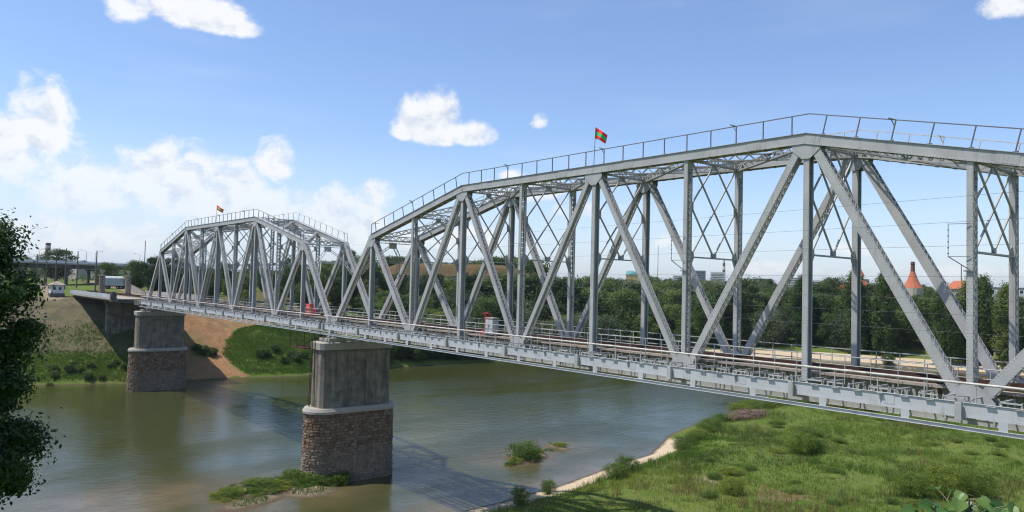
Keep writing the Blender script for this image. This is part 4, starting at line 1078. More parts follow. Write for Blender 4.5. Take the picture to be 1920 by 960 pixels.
# catenary masts by the track
def pole(name, label, x, y, ztop, cat='pole', r0=.17, m='timber', arm=0, group=None):
    z = gz1(x, y)-.2; t = thing(name, label, cat, (x, y, z), group=group)
    mb = MB(); mb.tube((0, 0, 0), (0, 0, ztop-z), r0, r0*.65, n=8); obj('shaft', mb, M[m], t)
    if arm:
        mb = MB(); mb.bar((0, 0, (ztop-z)-.9), (0, arm, (ztop-z)-.7), .06, .06); mb.bar((0, 0, ztop-z-.1), (0, arm*.9, ztop-z-.7), .04, .04); obj('bracket', mb, M[m], t)
    return t
GP = 'poles along the railway approach'
pole('track_pole', 'tall pole just left of the left gate pillar', -156, 2.2, 12.1, 'pole', .22, group=GP)
pole('track_pole', 'tall pole behind and right of the guard hut', -174, -2.7, 12.9, 'pole', .22, group=GP)
pole('track_pole', 'left one of the paired poles left of the guard hut roof', -197, -4.6, 12.1, 'pole', .22, group=GP)
pole('track_pole', 'right one of the paired poles left of the guard hut roof', -194, -2.4, 12.4, 'pole', .22, group=GP)
pole('track_pole', 'pole midway between the guard hut and the left gate pillar', -186.5, 2.4, 12.5, 'pole', .22, group=GP)
pole('track_pole', 'pole with a long bracket arm near the brown chimney', -213, -5.3, 11.8, 'pole', .22, arm=-5, group=GP)
pole('radio_mast', 'tall thin mast rising beyond the dark trees left of the farther span', -304.6, 49.5, 22.3, 'mast', .25, 'darkrail')

# road overbridge behind the railway
a, b = Vector((-150, -89, 0)), Vector((-262, 54, 0)); d = b-a; dn = d.normalized(); nn = Vector((-dn.y, dn.x, 0)); nn = nn if nn.x < 0 else -nn
t = thing('road_overbridge', 'long low concrete road bridge on columns crossing behind the railway poles', 'road bridge', (-213.2, -8.3, 0))
base = Vector((213.2, 8.3, 0))
mb = MB(); mb.bar(a+base+nn*6+Vector((0, 0, 8.5)), b+base+nn*6+Vector((0, 0, 9.1)), 12.5, .5); obj('deck', mb, M['concrete_pale'], t)
for o in (.8, 4, 8, 11.2):
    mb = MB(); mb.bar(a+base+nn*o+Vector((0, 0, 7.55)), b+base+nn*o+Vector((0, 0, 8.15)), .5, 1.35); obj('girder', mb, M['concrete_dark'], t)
for o in (-.15, 12.1):
    mb = MB(); mb.bar(a+base+nn*o+Vector((0, 0, 9.6)), b+base+nn*o+Vector((0, 0, 10.2)), .06, .12); mb.bar(a+base+nn*o+Vector((0, 0, 9.1)), b+base+nn*o+Vector((0, 0, 9.7)), .08, .5)
    for i in range(92): p = a+d*(i/92)+base+nn*o; mb.bar(p+Vector((0, 0, 8.75+.6*i/92)), p+Vector((0, 0, 9.6+.6*i/92)), .1, .1)
    obj('parapet_railing', mb, M['white'], t)
for i in range(1, 9):
    p = a+d*(i/9)
    for o in (1.5, 6, 10.5):
        q = p+nn*o; z = gz1(q.x, q.y)-.3; mb = MB(); mb.tube(q+base+Vector((0, 0, z)), q+base+Vector((0, 0, 7.0)), .55, n=10)
        if z < 6.5: obj('column', mb, M['concrete'], t)
    mb = MB(); mb.bar(p+nn*.2+base+Vector((0, 0, 6.95)), p+nn*11.8+base+Vector((0, 0, 6.95)), 1.1, .6)
    obj('crosshead', mb, M['concrete'], t)
lampdefs = [(-209.8, 14.2), (-222, 19), (-236, 27), (-246, 36), (-196, -14), (-186, -31)]
for i, (lx, ly) in enumerate(lampdefs):
    k = ((lx-a.x)*dn.x+(ly-a.y)*dn.y); p = a+dn*k+nn*(1.0 if i % 2 else 10.5)
    t = thing('street_lamp', 'street lamp arching over the parapet of the far road bridge', 'street lamp', (p.x, p.y, 8.8+.0033*k), group='street lamps on the far road bridge')
    s = 1 if i % 2 else -1
    mb = MB(); mb.tube((0, 0, -.1), (0, 0, 4.6), .11, .07, n=6); mb.tube((0, 0, 4.6), (nn.x*2.4*s, nn.y*2.4*s, 5.1), .06, .05, n=6); obj('lamp_post', mb, M['steel'], t)
    mb = MB(); mb.bar((nn.x*2.1*s, nn.y*2.1*s, 5.08), (nn.x*3.2*s, nn.y*3.2*s, 5.2), .35, .14); obj('lamp_head', mb, M['steel'], t)
t = thing('factory_chimney', 'squat reddish brown chimney beyond the round tree on the left horizon', 'chimney', (-640, 53.5, gz1(-640, 53.5)))
mb = MB(); h = 31-t.location.z; mb.lathe((0, 0, 0), [(2.3, -1), (1.9, h), (1.6, h), (1.6, h-.5)], 14); obj('stack', mb, M['brick'], t)
mb = MB(); mb.lathe((0, 0, 0), [(2.05, h-4), (1.97, h-2.2)], 14); obj('band', mb, M['plaster_white'], t)

# ------------------------------------------------------------------ buildings beyond the river
def house(name, label, cat, x, y, rz, L_, W_, h, wall, roof=None, rh=0, floors=1, wins=0, z=None, group=None, gable=True):
    z = gz1(x, y)-.3 if z is None else z
    t = thing(name, label, cat, (x, y, z), math.radians(rz), group)
    mb = MB(); mb.box(-L_/2, L_/2, -W_/2, W_/2, 0, h); obj('wall', mb, M[wall], t)
    if roof:
        mb = MB()
        if rh > .5:
            e = 0 if gable else W_*.45
            vs = [(-L_/2-.5, -W_/2-.5, h), (L_/2+.5, -W_/2-.5, h), (L_/2+.5, W_/2+.5, h), (-L_/2-.5, W_/2+.5, h), (-L_/2-.5+e, 0, h+rh), (L_/2+.5-e, 0, h+rh)]
            mb.add(vs, [(3, 2, 1, 0), (0, 1, 5, 4), (1, 2, 5), (2, 3, 4, 5), (3, 0, 4)])
        else: mb.box(-L_/2-.3, L_/2+.3, -W_/2-.3, W_/2+.3, h, h+.4)
        obj('roof', mb, M[roof], t)
    for f in range(floors):
        for i in range(wins):
            cx_ = -L_/2+L_*(i+.5)/wins; cz = h*(f+.5)/floors
            fr = MB(); fr.box(cx_-.75, cx_+.75, -W_/2-.05, -W_/2-.01, cz-.8, cz+.8); o = obj('window', fr, M['white'], t)
            pn = MB(); pn.box(cx_-.62, cx_+.62, -W_/2-.07, -W_/2-.052, cz-.68, cz+.68); obj('pane', pn, M['glass_dark'], o)
            if i < 2:
                fr = MB(); cy_ = -W_/4+W_/2*i; fr.box(L_/2+.01, L_/2+.05, cy_-.75, cy_+.75, cz-.8, cz+.8); o = obj('window', fr, M['white'], t)
                pn = MB(); pn.box(L_/2+.052, L_/2+.07, cy_-.62, cy_+.62, cz-.68, cz+.68); obj('pane', pn, M['glass_dark'], o)
    return t
# fortress earthwork
t = thing('fortress_rampart', 'long brown-grassed fortress earthwork above a low grey wall on the hill', 'fortress', (-160, 124, 2))
ra, rb = Vector((-178, 104, 0)), Vector((-139, 153, 0)); d = rb-ra; dn = d.normalized(); nn = Vector((dn.y, -dn.x, 0)); nn = nn if nn.x > 0 else -nn
back = -nn*14; base = Vector((160, -124, -2))
mb = MB(); mb.prism([ra+base+Vector((0, 0, 1)), rb+base+Vector((0, 0, 1)), rb+back+base+Vector((0, 0, 1)), ra+back+base+Vector((0, 0, 1))], (0, 0, 7.3)); obj('wall', mb, M['concrete_pale'], t)
vs, fs = [], []; n_ = 50; prof = [(.3, 8.3), (-1.2, 9.3), (-2.2, 11.4), (-4.5, 12.9), (-8, 13.4), (-12, 13.2), (-16, 8)]
for i in range(n_+1):
    u = i/n_; p = ra+d*u
    taper = min(1, u*7, (1-u)*5)**.6 if 0 < u < 1 else .02
    for j, (o, z) in enumerate(prof):
        k = .35*float(fbm(np.array([i*.4]), np.array([j*.9]), 2)[0]); q = p+nn*(o+k)+base
        vs.append((q.x, q.y, 8.3-.02+(z-8.3)*taper+k*taper*1.6+base.z))
m_ = len(prof)
for i in range(n_):
    for j in range(m_-1): a_ = i*m_+j; fs.append((a_, a_+1, a_+m_+1, a_+m_))
obj('grass_bank', (vs, fs), M['drygrass'], t, smooth=True)

# church
t = thing('church', 'yellow church with teal roofs and two golden domes above the trees', 'church', (-310, 409, gz1(-310, 409)-.5), math.radians(128))
zz = t.location.z; H_ = 17.6-zz
mb = MB(); mb.box(-16, 16, -6, 6, 0, H_-1.5); mb.box(-5, 5, -9, 9, 0, H_-1.5); obj('wall', mb, M['plaster_yellow'], t)
mb = MB()
for (l_, w_) in ((16.4, 6.4), (5.4, 9.4)):
    if l_ > w_: vs = [(-l_, -w_, H_-1.5), (l_, -w_, H_-1.5), (l_, w_, H_-1.5), (-l_, w_, H_-1.5), (-l_+1, 0, H_+1.5), (l_-1, 0, H_+1.5)]; fs = [(3, 2, 1, 0), (0, 1, 5, 4), (1, 2, 5), (2, 3, 4, 5), (3, 0, 4)]
    else: vs = [(-l_, -w_, H_-1.5), (l_, -w_, H_-1.5), (l_, w_, H_-1.5), (-l_, w_, H_-1.5), (0, -w_+1, H_+1.8), (0, w_-1, H_+1.8)]; fs = [(3, 2, 1, 0), (0, 1, 4), (1, 2, 5, 4), (2, 3, 5), (3, 0, 4, 5)]
    mb.add(vs, fs)
obj('roof', mb, M['roof_teal'], t)
for x, s in ((-11, 1.0), (10, .85)):
    mb = MB(); mb.lathe((x, 0, H_+1.2), [(2.2*s, -2.5), (2.2*s, 5.0*s), (2.5*s, 5.1*s), (2.5*s, 5.4*s)], 12); o = obj('drum', mb, M['plaster_white'], t)
    mb = MB(); mb.lathe((x, 0, H_+1.2+5.4*s), [(2.0*s, 0), (2.7*s, 1.0*s), (2.6*s, 2.0*s), (1.7*s, 3.2*s), (.5*s, 4.2*s), (.15, 4.8*s)], 14); obj('dome', mb, M['gold'], o)
    mb = MB(); zc = H_+1.2+10.2*s; mb.box(x-.1, x+.1, -.1, .1, zc, zc+2.4*s); mb.box(x-.1, x+.1, -.7*s, .7*s, zc+1.2*s, zc+1.45*s); obj('cross', mb, M['gold'], o)
mb = MB(); mb.prism([(-3, -9.5, 0), (3, -9.5, 0), (3, -9.5, H_-2), (0, -9.5, H_), (-3, -9.5, H_-2)], (0, -1, 0)); obj('gable_front', mb, M['plaster_white'], t)
house('white_shed', 'low white building behind the trees left of the church', 'shed', -156, 197, 35, 15, 6, 3.2, 'plaster_white', 'slate', 0, 1, 6, z=3.2)
# orange-roofed complex
t = thing('chimney_roof_hall', 'orange tiled hall whose flared roof rises into a brown chimney', 'hall', (-61.5, 309, 4), 0)
mb = MB(); mb.lathe((0, 0, 0), [(4.2, -2), (4.2, 4.6)], 16); obj('wall', mb, M['plaster_cream'], t)
mb = MB(); mb.lathe((0, 0, 0), [(4.2, 4.6), (3.5, 5.8), (2.7, 7.2), (1.9, 9.0), (1.3, 10.8), (.95, 12.0)], 18); obj('roof', mb, M['tile_orange'], t)
mb = MB(); mb.lathe((0, 0, 0), [(.95, 12.0), (.8, 15.0), (1.0, 15.2), (.95, 15.6), (.8, 15.7), (.8, 16.4)], 12); obj('chimney', mb, M['brick'], t)
t = thing('turret', 'small turret with a pointed red cone roof left of the orange hall', 'turret', (-81, 300.5, 4), 0)
mb = MB(); mb.lathe((0, 0, 0), [(1.5, -2), (1.5, 8.0), (1.1, 8.2), (1.1, 9.6)], 10); obj('wall', mb, M['plaster_cream'], t)
mb = MB(); mb.lathe((0, 0, 0), [(2.0, 9.6), (.05, 13.4)], 10); obj('roof', mb, M['tile_orange'], t)
mb = MB(); mb.lathe((0, 0, 0), [(5.5, 4.2), (3.5, 6.2), (1.8, 7.9)], 12); obj('lower_roof', mb, M['tile_orange'], t)
t = house('crenellated_lodge', 'cream lodge with a battlemented orange wall between the turret and the orange hall', 'building', -73.5, 306, 20, 11, 6, 5.6, 'plaster_cream', 'slate', 0, 2, 4, z=3.6)
mb = MB(); mb.box(-6.3, 6.3, -4.4, -3.9, 0, 4.0)
for i in range(8): mb.box(-6.2+i*1.6, -5.3+i*1.6, -4.4, -3.9, 4.0, 5.0)
obj('battlement', mb, M['tile_orange'], t)
house('orange_roof_house', 'house with a hipped orange roof half hidden right of the orange hall', 'house', -47.5, 322, 10, 9, 7, 5.5, 'plaster_cream', 'tile_orange', 3.6, 1, 3, z=3.2, gable=False)
house('orange_roof_house', 'house with an orange gable beside the three-storey block', 'house', -38.5, 312, 15, 7, 6, 5.0, 'plaster_cream', 'tile_orange', 4.2, 1, 2, z=3.0)
house('orange_wall_house', 'long orange-walled house behind the tall poplars left of the turret', 'house', -91, 305, 15, 12, 6, 6.3, 'tile_orange', 'slate', 0, 1, 3, z=4)
house('apartment_block', 'grey three-storey apartment block beyond the trees at the right', 'apartment block', -41, 356, 12, 26, 9, 9.2, 'plaster_white', 'slate', 0, 3, 7, z=.5)
house('small_cottage', 'small cream cottage on the slope below the three-storey block', 'cottage', -10, 262, 0, 7, 4, 2.4, 'plaster_cream', 'slate', 0, 1, 3)
# skyline
t = thing('striped_smokestack', 'tall red and white striped smokestack on the far skyline', 'smokestack', (-776, 1187, gz1(-776, 1187)))
zz = t.location.z
for i in range(8):
    z0 = 10+i*(56-zz)/8; z1 = z0+(56-zz)/8; mb = MB(); mb.lathe((0, 0, 0), [(3.6-.18*i, z0), (3.42-.18*i, z1)], 12); obj('band', mb, M['plaster_white'] if i % 2 else M['brick'], t)
mb = MB(); mb.lathe((0, 0, 0), [(4.2, -2), (3.6, 10)], 12); obj('base', mb, M['plaster_white'], t)
for i, (x, y, w, d_, zt_) in enumerate(((-812, 1162, 20, 18, 44), (-785, 1180, 26, 20, 42), (-850, 1150, 28, 14, 34), (-700, 1200, 34, 14, 30), (-660, 1230, 26, 16, 33), (-610, 1240, 40, 14, 29), (-560, 1290, 24, 20, 33), (-900, 1100, 40, 14, 30), (-520, 1250, 60, 14, 25))):
    z = gz1(x, y)-1
    desc = ['grey slab tower on the skyline left of the smokestack', 'pale tower block beside the striped smokestack'][i] if i < 2 else 'far pale tower block low on the hazy skyline'
    t = thing('tower_block', desc, 'tower block', (x, y, z), math.radians(35), None if i < 2 else 'tower blocks low on the skyline')
    mb = MB(); mb.box(-w/2, w/2, -d_/2, d_/2, 0, zt_-z); o = obj('wall', mb, M['plaster_white'] if i % 3 else M['slate'], t)
    mb = MB()
    for f in range(int((zt_-z)/3.2)):
        mb.box(-w/2+1.5, w/2-1.5, -d_/2-.12, -d_/2-.02, 1.4+f*3.2, 2.6+f*3.2); mb.box(w/2+.02, w/2+.12, -d_/2+1.5, d_/2-1.5, 1.4+f*3.2, 2.6+f*3.2)
    obj('window_band', mb, M['glass_dark'], t)
for x, y, zt_, lb in ((-560, 700, 47, 'left one of the two thin masts right of the church'), (-545, 715, 62, 'taller right one of the two thin masts right of the church'), (-330, 700, 38, 'thin mast on the skyline left of the highest truss node'), (-118, 520, 27, 'thin mast rising left of the orange chimney')):
    pole('radio_mast', lb, x, y, zt_, 'mast', .45, 'darkrail')
for i in range(26):
    a_ = math.radians(165-i*.9 if i < 14 else 160+(i-14)*1.2); r_ = 620+((i*137) % 90)*6; x, y = 85+r_*math.cos(a_), -41+r_*math.sin(a_)
    house('distant_house', 'low pale house far off beyond the trees on the left horizon', 'house', x, y, (i*47) % 90, 14+(i % 4)*8, 9, 6+(i % 3)*2.5, ('plaster_white', 'plaster_cream', 'concrete_pale')[i % 3], 'slate', 2.5, group='distant houses on the left horizon')

# ------------------------------------------------------------------ overhead wires crossing in front of the bridge
for i, (za, zb, off) in enumerate(((17.5, 8.2, 0), (15.8, 7.4, .8), (14.0, 6.6, -.6), (12.0, 5.6, 0), (9.9, 4.9, .8), (8.3, 4.45, -.6), (6.6, 3.9, .5))):
    p0 = Vector((-230, 60+off*3, za)); p1 = Vector((96+off, -18, zb+.0)); mb = MB(); prev = p0
    for k in range(1, 25):
        u = k/24; q = p0.lerp(p1, u)-Vector((0, 0, 5.0*4*u*(1-u)*.25)); mb.tube(prev, q, .0048, n=4, caps=False); prev = q
    o = obj('overhead_wire', mb, M['wire']); o['label'] = 'thin overhead wire strung across in front of the trusses'; o['category'] = 'wire'; o['group'] = 'overhead wires crossing the bridge'
# ------------------------------------------------------------------ foliage
def leaf_cloud(cen, rad, n, size, R, shell=.55, up=.35, tone=None):
    """n leaf faces spread through ellipsoid clumps; cen (k,3), rad (k,3)"""
    k = len(cen); idx = R.integers(0, k, n)
    v = R.normal(size=(n, 3)); v /= np.linalg.norm(v, axis=1)[:, None]
    rr = (shell+(1-shell)*R.random(n)**.7)[:, None]*(1+.18*R.normal(size=(n, 1)))
    c = cen[idx]+v*rr*rad[idx]
    nrm = v+R.normal(size=(n, 3))*.7+np.array([0, 0, up]); nrm /= np.linalg.norm(nrm, axis=1)[:, None]
    a = np.cross(nrm, R.normal(size=(n, 3))); a /= np.linalg.norm(a, axis=1)[:, None]; b = np.cross(nrm, a)
    s = size*(.6+.8*R.random((n, 1)))
    vs = np.stack([c+a*s, c+b*s*.55+nrm*s*.15, c-a*s, c-b*s*.55+nrm*s*.15], 1).reshape(-1, 3)
    ct = R.random(k) if tone is None else tone
    tn = np.clip(ct[idx]*.65+.35*R.random(n), 0, 1)
    return vs, tn
def quad_mesh(name, vs, tone, m):
    n = len(vs)//4; me = bpy.data.meshes.new(name)
    me.vertices.add(n*4); me.vertices.foreach_set('co', vs.astype(np.float32).reshape(-1))
    me.loops.add(n*4); me.loops.foreach_set('vertex_index', np.arange(n*4, dtype=np.int32))
    me.polygons.add(n); me.polygons.foreach_set('loop_start', np.arange(0, n*4, 4, dtype=np.int32)); me.polygons.foreach_set('loop_total', np.full(n, 4, np.int32))
    me.update(calc_edges=True)
    at = me.attributes.new('tone', 'FLOAT', 'FACE'); at.data.foreach_set('value', tone.astype(np.float32))
    me.materials.append(m); me.validate(); return me
def tree_mesh(seed, H, R_, kind='round', n=4200, leaf=.30, nc=30, base=.25):
    R = np.random.default_rng(seed); cen, rad = [], []
    for i in range(nc):
        t = (i+.5)/nc; z = base+(1-base)*t
        if kind == 'round': env = math.sqrt(max(0.0, 1-((z-.58)/.45)**2))
        elif kind == 'poplar': env = .75*min(1, (1-z)*3.2)**.7*min(1, (z-base+.1)*4)
        else: env = math.sqrt(max(0, 1-((z-.5)/.55)**2))
        an = i*2.4+R.random(); rr = R_*env*(.35+.65*R.random()**.6)
        cen.append((rr*math.cos(an), rr*math.sin(an), H*min(z, .93))); q = R_*(.24+.30*R.random())*(1 if kind != 'poplar' else .75)
        rad.append((q, q, q*(.75 if kind != 'poplar' else 1.5)))
    cen, rad = np.array(cen), np.array(rad)
    vs, tn = leaf_cloud(cen, rad, n, leaf, R)
    # stray twigs beyond the clumps
    vs2, tn2 = leaf_cloud(cen, rad*1.28, n//9, leaf, R, .8)
    vs, tn = np.concatenate([vs, vs2]), np.concatenate([tn, tn2])
    tb = MB(); tr_ = .022*H; tb.tube((0, 0, -.6), (.02*H, .01*H, H*.45), tr_, tr_*.6, 8); tb.tube((.02*H, .01*H, H*.45), (0, 0, H*.85), tr_*.6, tr_*.15, 6)
    for i in range(0, nc, max(1, nc//12)):
        c = Vector(cen[i]); z0 = max(H*.15, c.z*.55); tb.tube((.012*H, .005*H, z0), c, tr_*.35, tr_*.08, 5, caps=False)
    return vs, tn, tb
def make_tree(name, label, seed, m, loc, group=None, cat='tree', **kw):
    vs, tn, tb = tree_mesh(seed, **kw)
    t = thing(name, label, cat, loc, group=group)
    o = bpy.data.objects.new('crown', quad_mesh('crown', vs, tn, m)); COL.objects.link(o); o.parent = t
    obj('trunk', tb, M['bark'], t); return t
GF = 'trees of the wooded far bank seen through the trusses'
protos = {
 'round1': make_tree('broadleaf_tree', '', 1, M['leaf'], (0, 0, -60), H=15, R_=5.6, n=9000, leaf=.26, nc=34, base=.12),
 'round2': make_tree('slim_broadleaf_tree', '', 2, M['leaf'], (0, 0, -60), H=14, R_=4.8, n=8000, leaf=.26, nc=26, base=.10),  # second form of the broadleaf tree: slightly slimmer crown, same foliage
 'round3': make_tree('dense_tree', '', 3, M['leaf_dark'], (0, 0, -60), H=16, R_=5.0, n=8500, leaf=.26, nc=30, base=.14),
 'willow': make_tree('willow_tree', '', 4, M['leaf_grey'], (0, 0, -60), H=12, R_=6.0, n=9000, leaf=.24, nc=32, base=.05),
 'poplar': make_tree('poplar_tree', '', 5, M['leaf'], (0, 0, -60), kind='poplar', H=25, R_=4.8, n=15000, leaf=.27, nc=64, base=.06),
 'bush': make_tree('bush', '', 6, M['leaf'], (0, 0, -60), cat='bush', H=4, R_=2.8, n=2600, leaf=.20, nc=18, base=.08)}
CH.clear()
used = set()
def plant(kind, x, y, s, label, group=None, rz=None, sz=None, cat=None):
    p = protos[kind]; z = gz1(x, y)-.15*s
    rz = random.random()*6.28 if rz is None else rz
    if kind not in used: used.add(kind); o = p; o.location = (x, y, z); o.rotation_euler = (0, 0, rz); o.scale = (s, s, sz or s)
    else: o = dup(p, loc=(x, y, z), rz=rz, scale=(s, s, sz or s))
    o['label'] = label
    if group: o['group'] = group
    elif 'group' in o: del o['group']
    if cat: o['category'] = cat
    return o
# landmark trees
def G(n): return 'trees of the '+n
plant('poplar', -27, 193, 1.08, 'tall dark poplar by the beach, left of the two nearest the highest truss node', None, sz=1.06)
plant('poplar', -20, 203, 1.02, 'tall dark poplar between the orange turret and the beach', None, sz=1.04) if False else None
TALL = [(-75, 240, 1.05, 1.12, 'tall poplar behind the left part of the sandy beach'),
        (-44, 243, 1.1, 1.24, 'tall dark poplar standing just left of the pointed red turret'),
        (-21.5, 238, 1.0, 1.10, 'broad dark poplar at the right end of the sandy beach'),
        (-15, 245, 1.25, 1.22, 'big poplar whose crown stands in front of the orange hall'),
        (-3, 240, 1.0, 1.12, 'poplar right of the one in front of the orange hall'),
        (-17.5, 262, 1.0, 1.12, 'poplar half hidden below the chimney of the orange hall'),
        (16, 246, 1.0, .90, 'poplar below the three-storey apartment block')]
used_first = protos['poplar']; used_first.location = (-54, 241, gz1(-54, 241)); used_first['label'] = 'tall poplar near the left end of the three tallest, above the beach'; used_first.scale = (1.1, 1.1, 1.26)
for x, y, s, sz, lb in TALL: plant('poplar', x, y, s, lb, None, sz=sz)
plant('round3', -330, 17, 1.5, 'round dark tree behind the far road bridge beside the brown chimney', rz=1, sz=.95)
plant('round2', -322, 3, 1.0, 'smaller dark tree left of the round one behind the road bridge', rz=1, sz=.75)
for i, (x, y, s) in enumerate(((-168, 21, .72), (-163, 25, .78), (-175, 17, .62), (-158, 29, .70))):
    plant('round3' if i != 2 else 'round1', x, y, s, 'dark conifer-like tree behind the concrete fence left of the farther span', 'dark trees behind the concrete fence')
for i, (x, y, s) in enumerate(((-192, 12, .55), (-186, 20, .55), (-200, 22, .6), (-183, 27, .6))):
    plant('round1', x, y, s, 'bright green tree behind the grey trailer', 'green trees behind the grey trailer')
# riverside wood: rows following the bank
R = np.random.default_rng(21); spots = []
LAB = {'round1': 'mid green bushy tree in the wood along the far bank', 'round2': 'small light green tree in the wood along the far bank', 'round3': 'dark green dense tree in the wood along the far bank', 'willow': 'grey green willow low on the far bank', 'bush': 'low green bush at the foot of the far bank wood'}
tries = 0
while len(spots) < 420 and tries < 60000:
    tries += 1
    x = R.uniform(-230, 130); y = R.uniform(45, 420)
    df = float(sdf(x, y, FAR_POLY))
    if df < 3 or df > 190: continue
    beach_zone = 190 < y and x < 5 and df < 20
    if beach_zone: continue
    az_ = math.degrees(math.atan2(y+41, x-85))
    if az_ > 151.5 or az_ < 98: continue
    if y < 190 and x < -115:                       # the open brown hill: trees only low down, scattered above
        hz = gz1(x, y)
        if hz > 1.5 and R.random() > .05: continue
        if math.hypot(x+158, (y-128)*.6) < 24 and hz > -1: continue
    if df > 60 and R.random() > .7: continue
    if abs(x+10) < 12 and abs(y-262) < 14: continue
    mind = 6.2 if df < 60 else 9
    if any((x-a)**2+(y-b)**2 < mind**2 for a, b, _, _ in spots): continue
    if any((x-a)**2+(y-b)**2 < 7**2 for a, b, *_ in TALL): continue
    q = R.random()
    kind = ('willow' if q < .40 else 'round1' if q < .75 else 'round2') if df < 16 else ('round3' if q < .34 else 'round1' if q < .68 else 'round2' if q < .88 else 'willow')
    lim = 12.0 if az_ > 130 else 11.5 if az_ > 115.2 else 3.8 if az_ > 113.3 else 11.0 if az_ > 111.4 else 8.5 if az_ > 110.4 else 3.0 if az_ > 107.6 else 7
    if az_ > 137.5: lim = 1.5
    g0 = gz1(x, y); u = R.random()
    top = (-9+6*u) if df < 12 else (-5+8*u) if df < 28 else (1+6*u) if df < 60 else (5+6.5*u)
    if kind == 'willow' and df < 30: top -= 2
    top = min(top+R.normal()*2.2, lim+1.0-5.5*R.random()**1.3); s = (top-g0)/(15 if kind != 'willow' else 12.5)
    if s < .25: continue
    s = min(s, 1.75)
    spots.append((x, y, kind, s))
for i, (x, y, kind, s) in enumerate(spots):
    dist = 'near the water' if float(sdf(x, y, FAR_POLY)) < 18 else 'in the thick of the wood'
    plant(kind, x, y, s, LAB[kind], {'round1': 'mid green trees of the far bank wood', 'round2': 'light green trees of the far bank wood', 'round3': 'dark trees of the far bank wood', 'willow': 'willows of the far bank wood'}[kind], sz=s) if s < 1 else plant(kind, x, y, s**.75, LAB[kind]+'', {'round1': 'mid green trees of the far bank wood', 'round2': 'light green trees of the far bank wood', 'round3': 'dark trees of the far bank wood', 'willow': 'willows of the far bank wood'}[kind], sz=s)
# bushes along the far water's edge and on the hill
for i in range(90):
    y = R.uniform(48, 215); x = float(np.interp(y, [p[1] for p in FAR_WL[8:18]], [p[0] for p in FAR_WL[8:18]]))-R.uniform(2.5, 13)
    if i > 64: x = R.uniform(-215, -135); y = R.uniform(70, 120)
    if 188 < y and i <= 64: continue
    plant('bush', x, y, R.uniform(.6, 1.25), 'low green bush at the foot of the far bank wood' if i <= 64 else 'scattered green bush on the brown hillside', 'bushes along the far water edge' if i <= 64 else 'bushes on the brown hillside')
for (x, y, s, lb) in ((-19, 233.5, .7, 'lone bush on the sand at the right end of the beach'), (-36, 229, .8, 'lone bush on the sand in the middle of the beach')):
    plant('bush', x, y, s, lb)
for i, (x, y, s) in enumerate(((-112.5, 19.5, .55), (-114.0, 18.2, .45), (-111.2, 21.4, .5))):
    plant('bush', x, y, s, 'green bush on the bare orange slope right of the farther pier', 'bushes on the bare orange slope')
for i in range(16):
    x, y = R.uniform(-112, -104), R.uniform(31, 58); plant('bush', x, y, R.uniform(.3, .55), 'low bush in the green slope right of the bare clay', 'bushes on the green embankment slope')
for i in range(12):
    x, y = R.uniform(-112, -105), R.uniform(-16, 2); plant('bush', x, y, R.uniform(.25, .42), 'low bush in the grass left of the farther pier', 'bushes left of the farther pier')
for i in range(15):
    u = (i+.5)/15; x, y = -178+39*u+5.5+R.normal()*1.2, 104+49*u-4.0+R.normal()*1.2
    plant(('round2', 'round1', 'round3')[i % 3], x, y, (7.2+2.2*R.random()-gz1(x, y))/14*.9, 'small tree in the row at the foot of the fortress wall', 'trees at the foot of the fortress wall')
R3 = np.random.default_rng(33)
for i in range(26):
    u = R3.random(); x, y = -186+52*u-22+R3.normal()*4, 108+58*u+14+R3.normal()*4
    plant(('round3', 'round1', 'round2')[i % 3], x, y, max(.35, (14.2+3*R3.random()-gz1(x, y))/15), 'tree standing behind the brown earthwork', 'trees behind the brown earthwork')
for i in range(90):
    a_ = math.radians(R3.uniform(151, 164)); r_ = R3.uniform(238, 345); x, y = 85+r_*math.cos(a_), -41+r_*math.sin(a_)
    if float(sdf(x, y, FAR_POLY)) < 44 or abs(y-3) < 9: continue
    big = R3.random() < .3
    plant(('round3', 'round1', 'round2')[i % 3], x, y, R3.uniform(.28, .45) if not big else R3.uniform(.55, .8), 'scattered tree on the rough ground beyond the farther span', 'scattered trees beyond the farther span')
# near bank bushes
vs, tn, tb = tree_mesh(31, 3.2, 2.2, n=9000, leaf=.075, nc=34, base=.05)
nb = thing('river_bush', 'dark leafy bush behind the broad-leaved twig in the lower right corner', 'bush', (51.3, 47.5, 0))
o = bpy.data.objects.new('foliage', quad_mesh('foliage', vs, tn, M['leaf_meadow'])); COL.objects.link(o); o.parent = nb
obj('stem', tb, M['bark'], nb)
nb.location.z = gz1(51.3, 47.5)-.1
def nbush(x, y, s, lb, g=None, sz=None, zoff=-.1):
    c = dup(nb, loc=(x, y, gz1(x, y)+zoff), rz=random.random()*6.28, scale=(s, s, sz or s), label=lb)
    if g: c['group'] = g
    return c
CH.clear()
nbush(53.6, 50.2, .8, 'smaller bush touching the dark one in the lower right')
nbush(49.0, 44.6, .75, 'bush just left of the dark one in the lower right')
nbush(36.8, 29.5, .55, 'bright yellow green bush low on the near bank')
nbush(30.0, 55.5, .85, 'upright light green bush in the middle of the meadow')
nbush(30.9, 57.5, .55, 'small bush behind the upright light green one')
nbush(22.0, 27.2, .62, 'dark tufted bush on the sand of the near shore', sz=.55)
nbush(20.6, 30.6, .60, 'second tufted bush farther along the sandy shore', sz=.6)
nbush(23.6, 10.6, .4, 'thin shrub leaning over the water at the bottom edge', sz=.6)
nbush(21.0, 17.0, .35, 'small dark shrub on the sand spit near the bridge shadow', sz=.5)
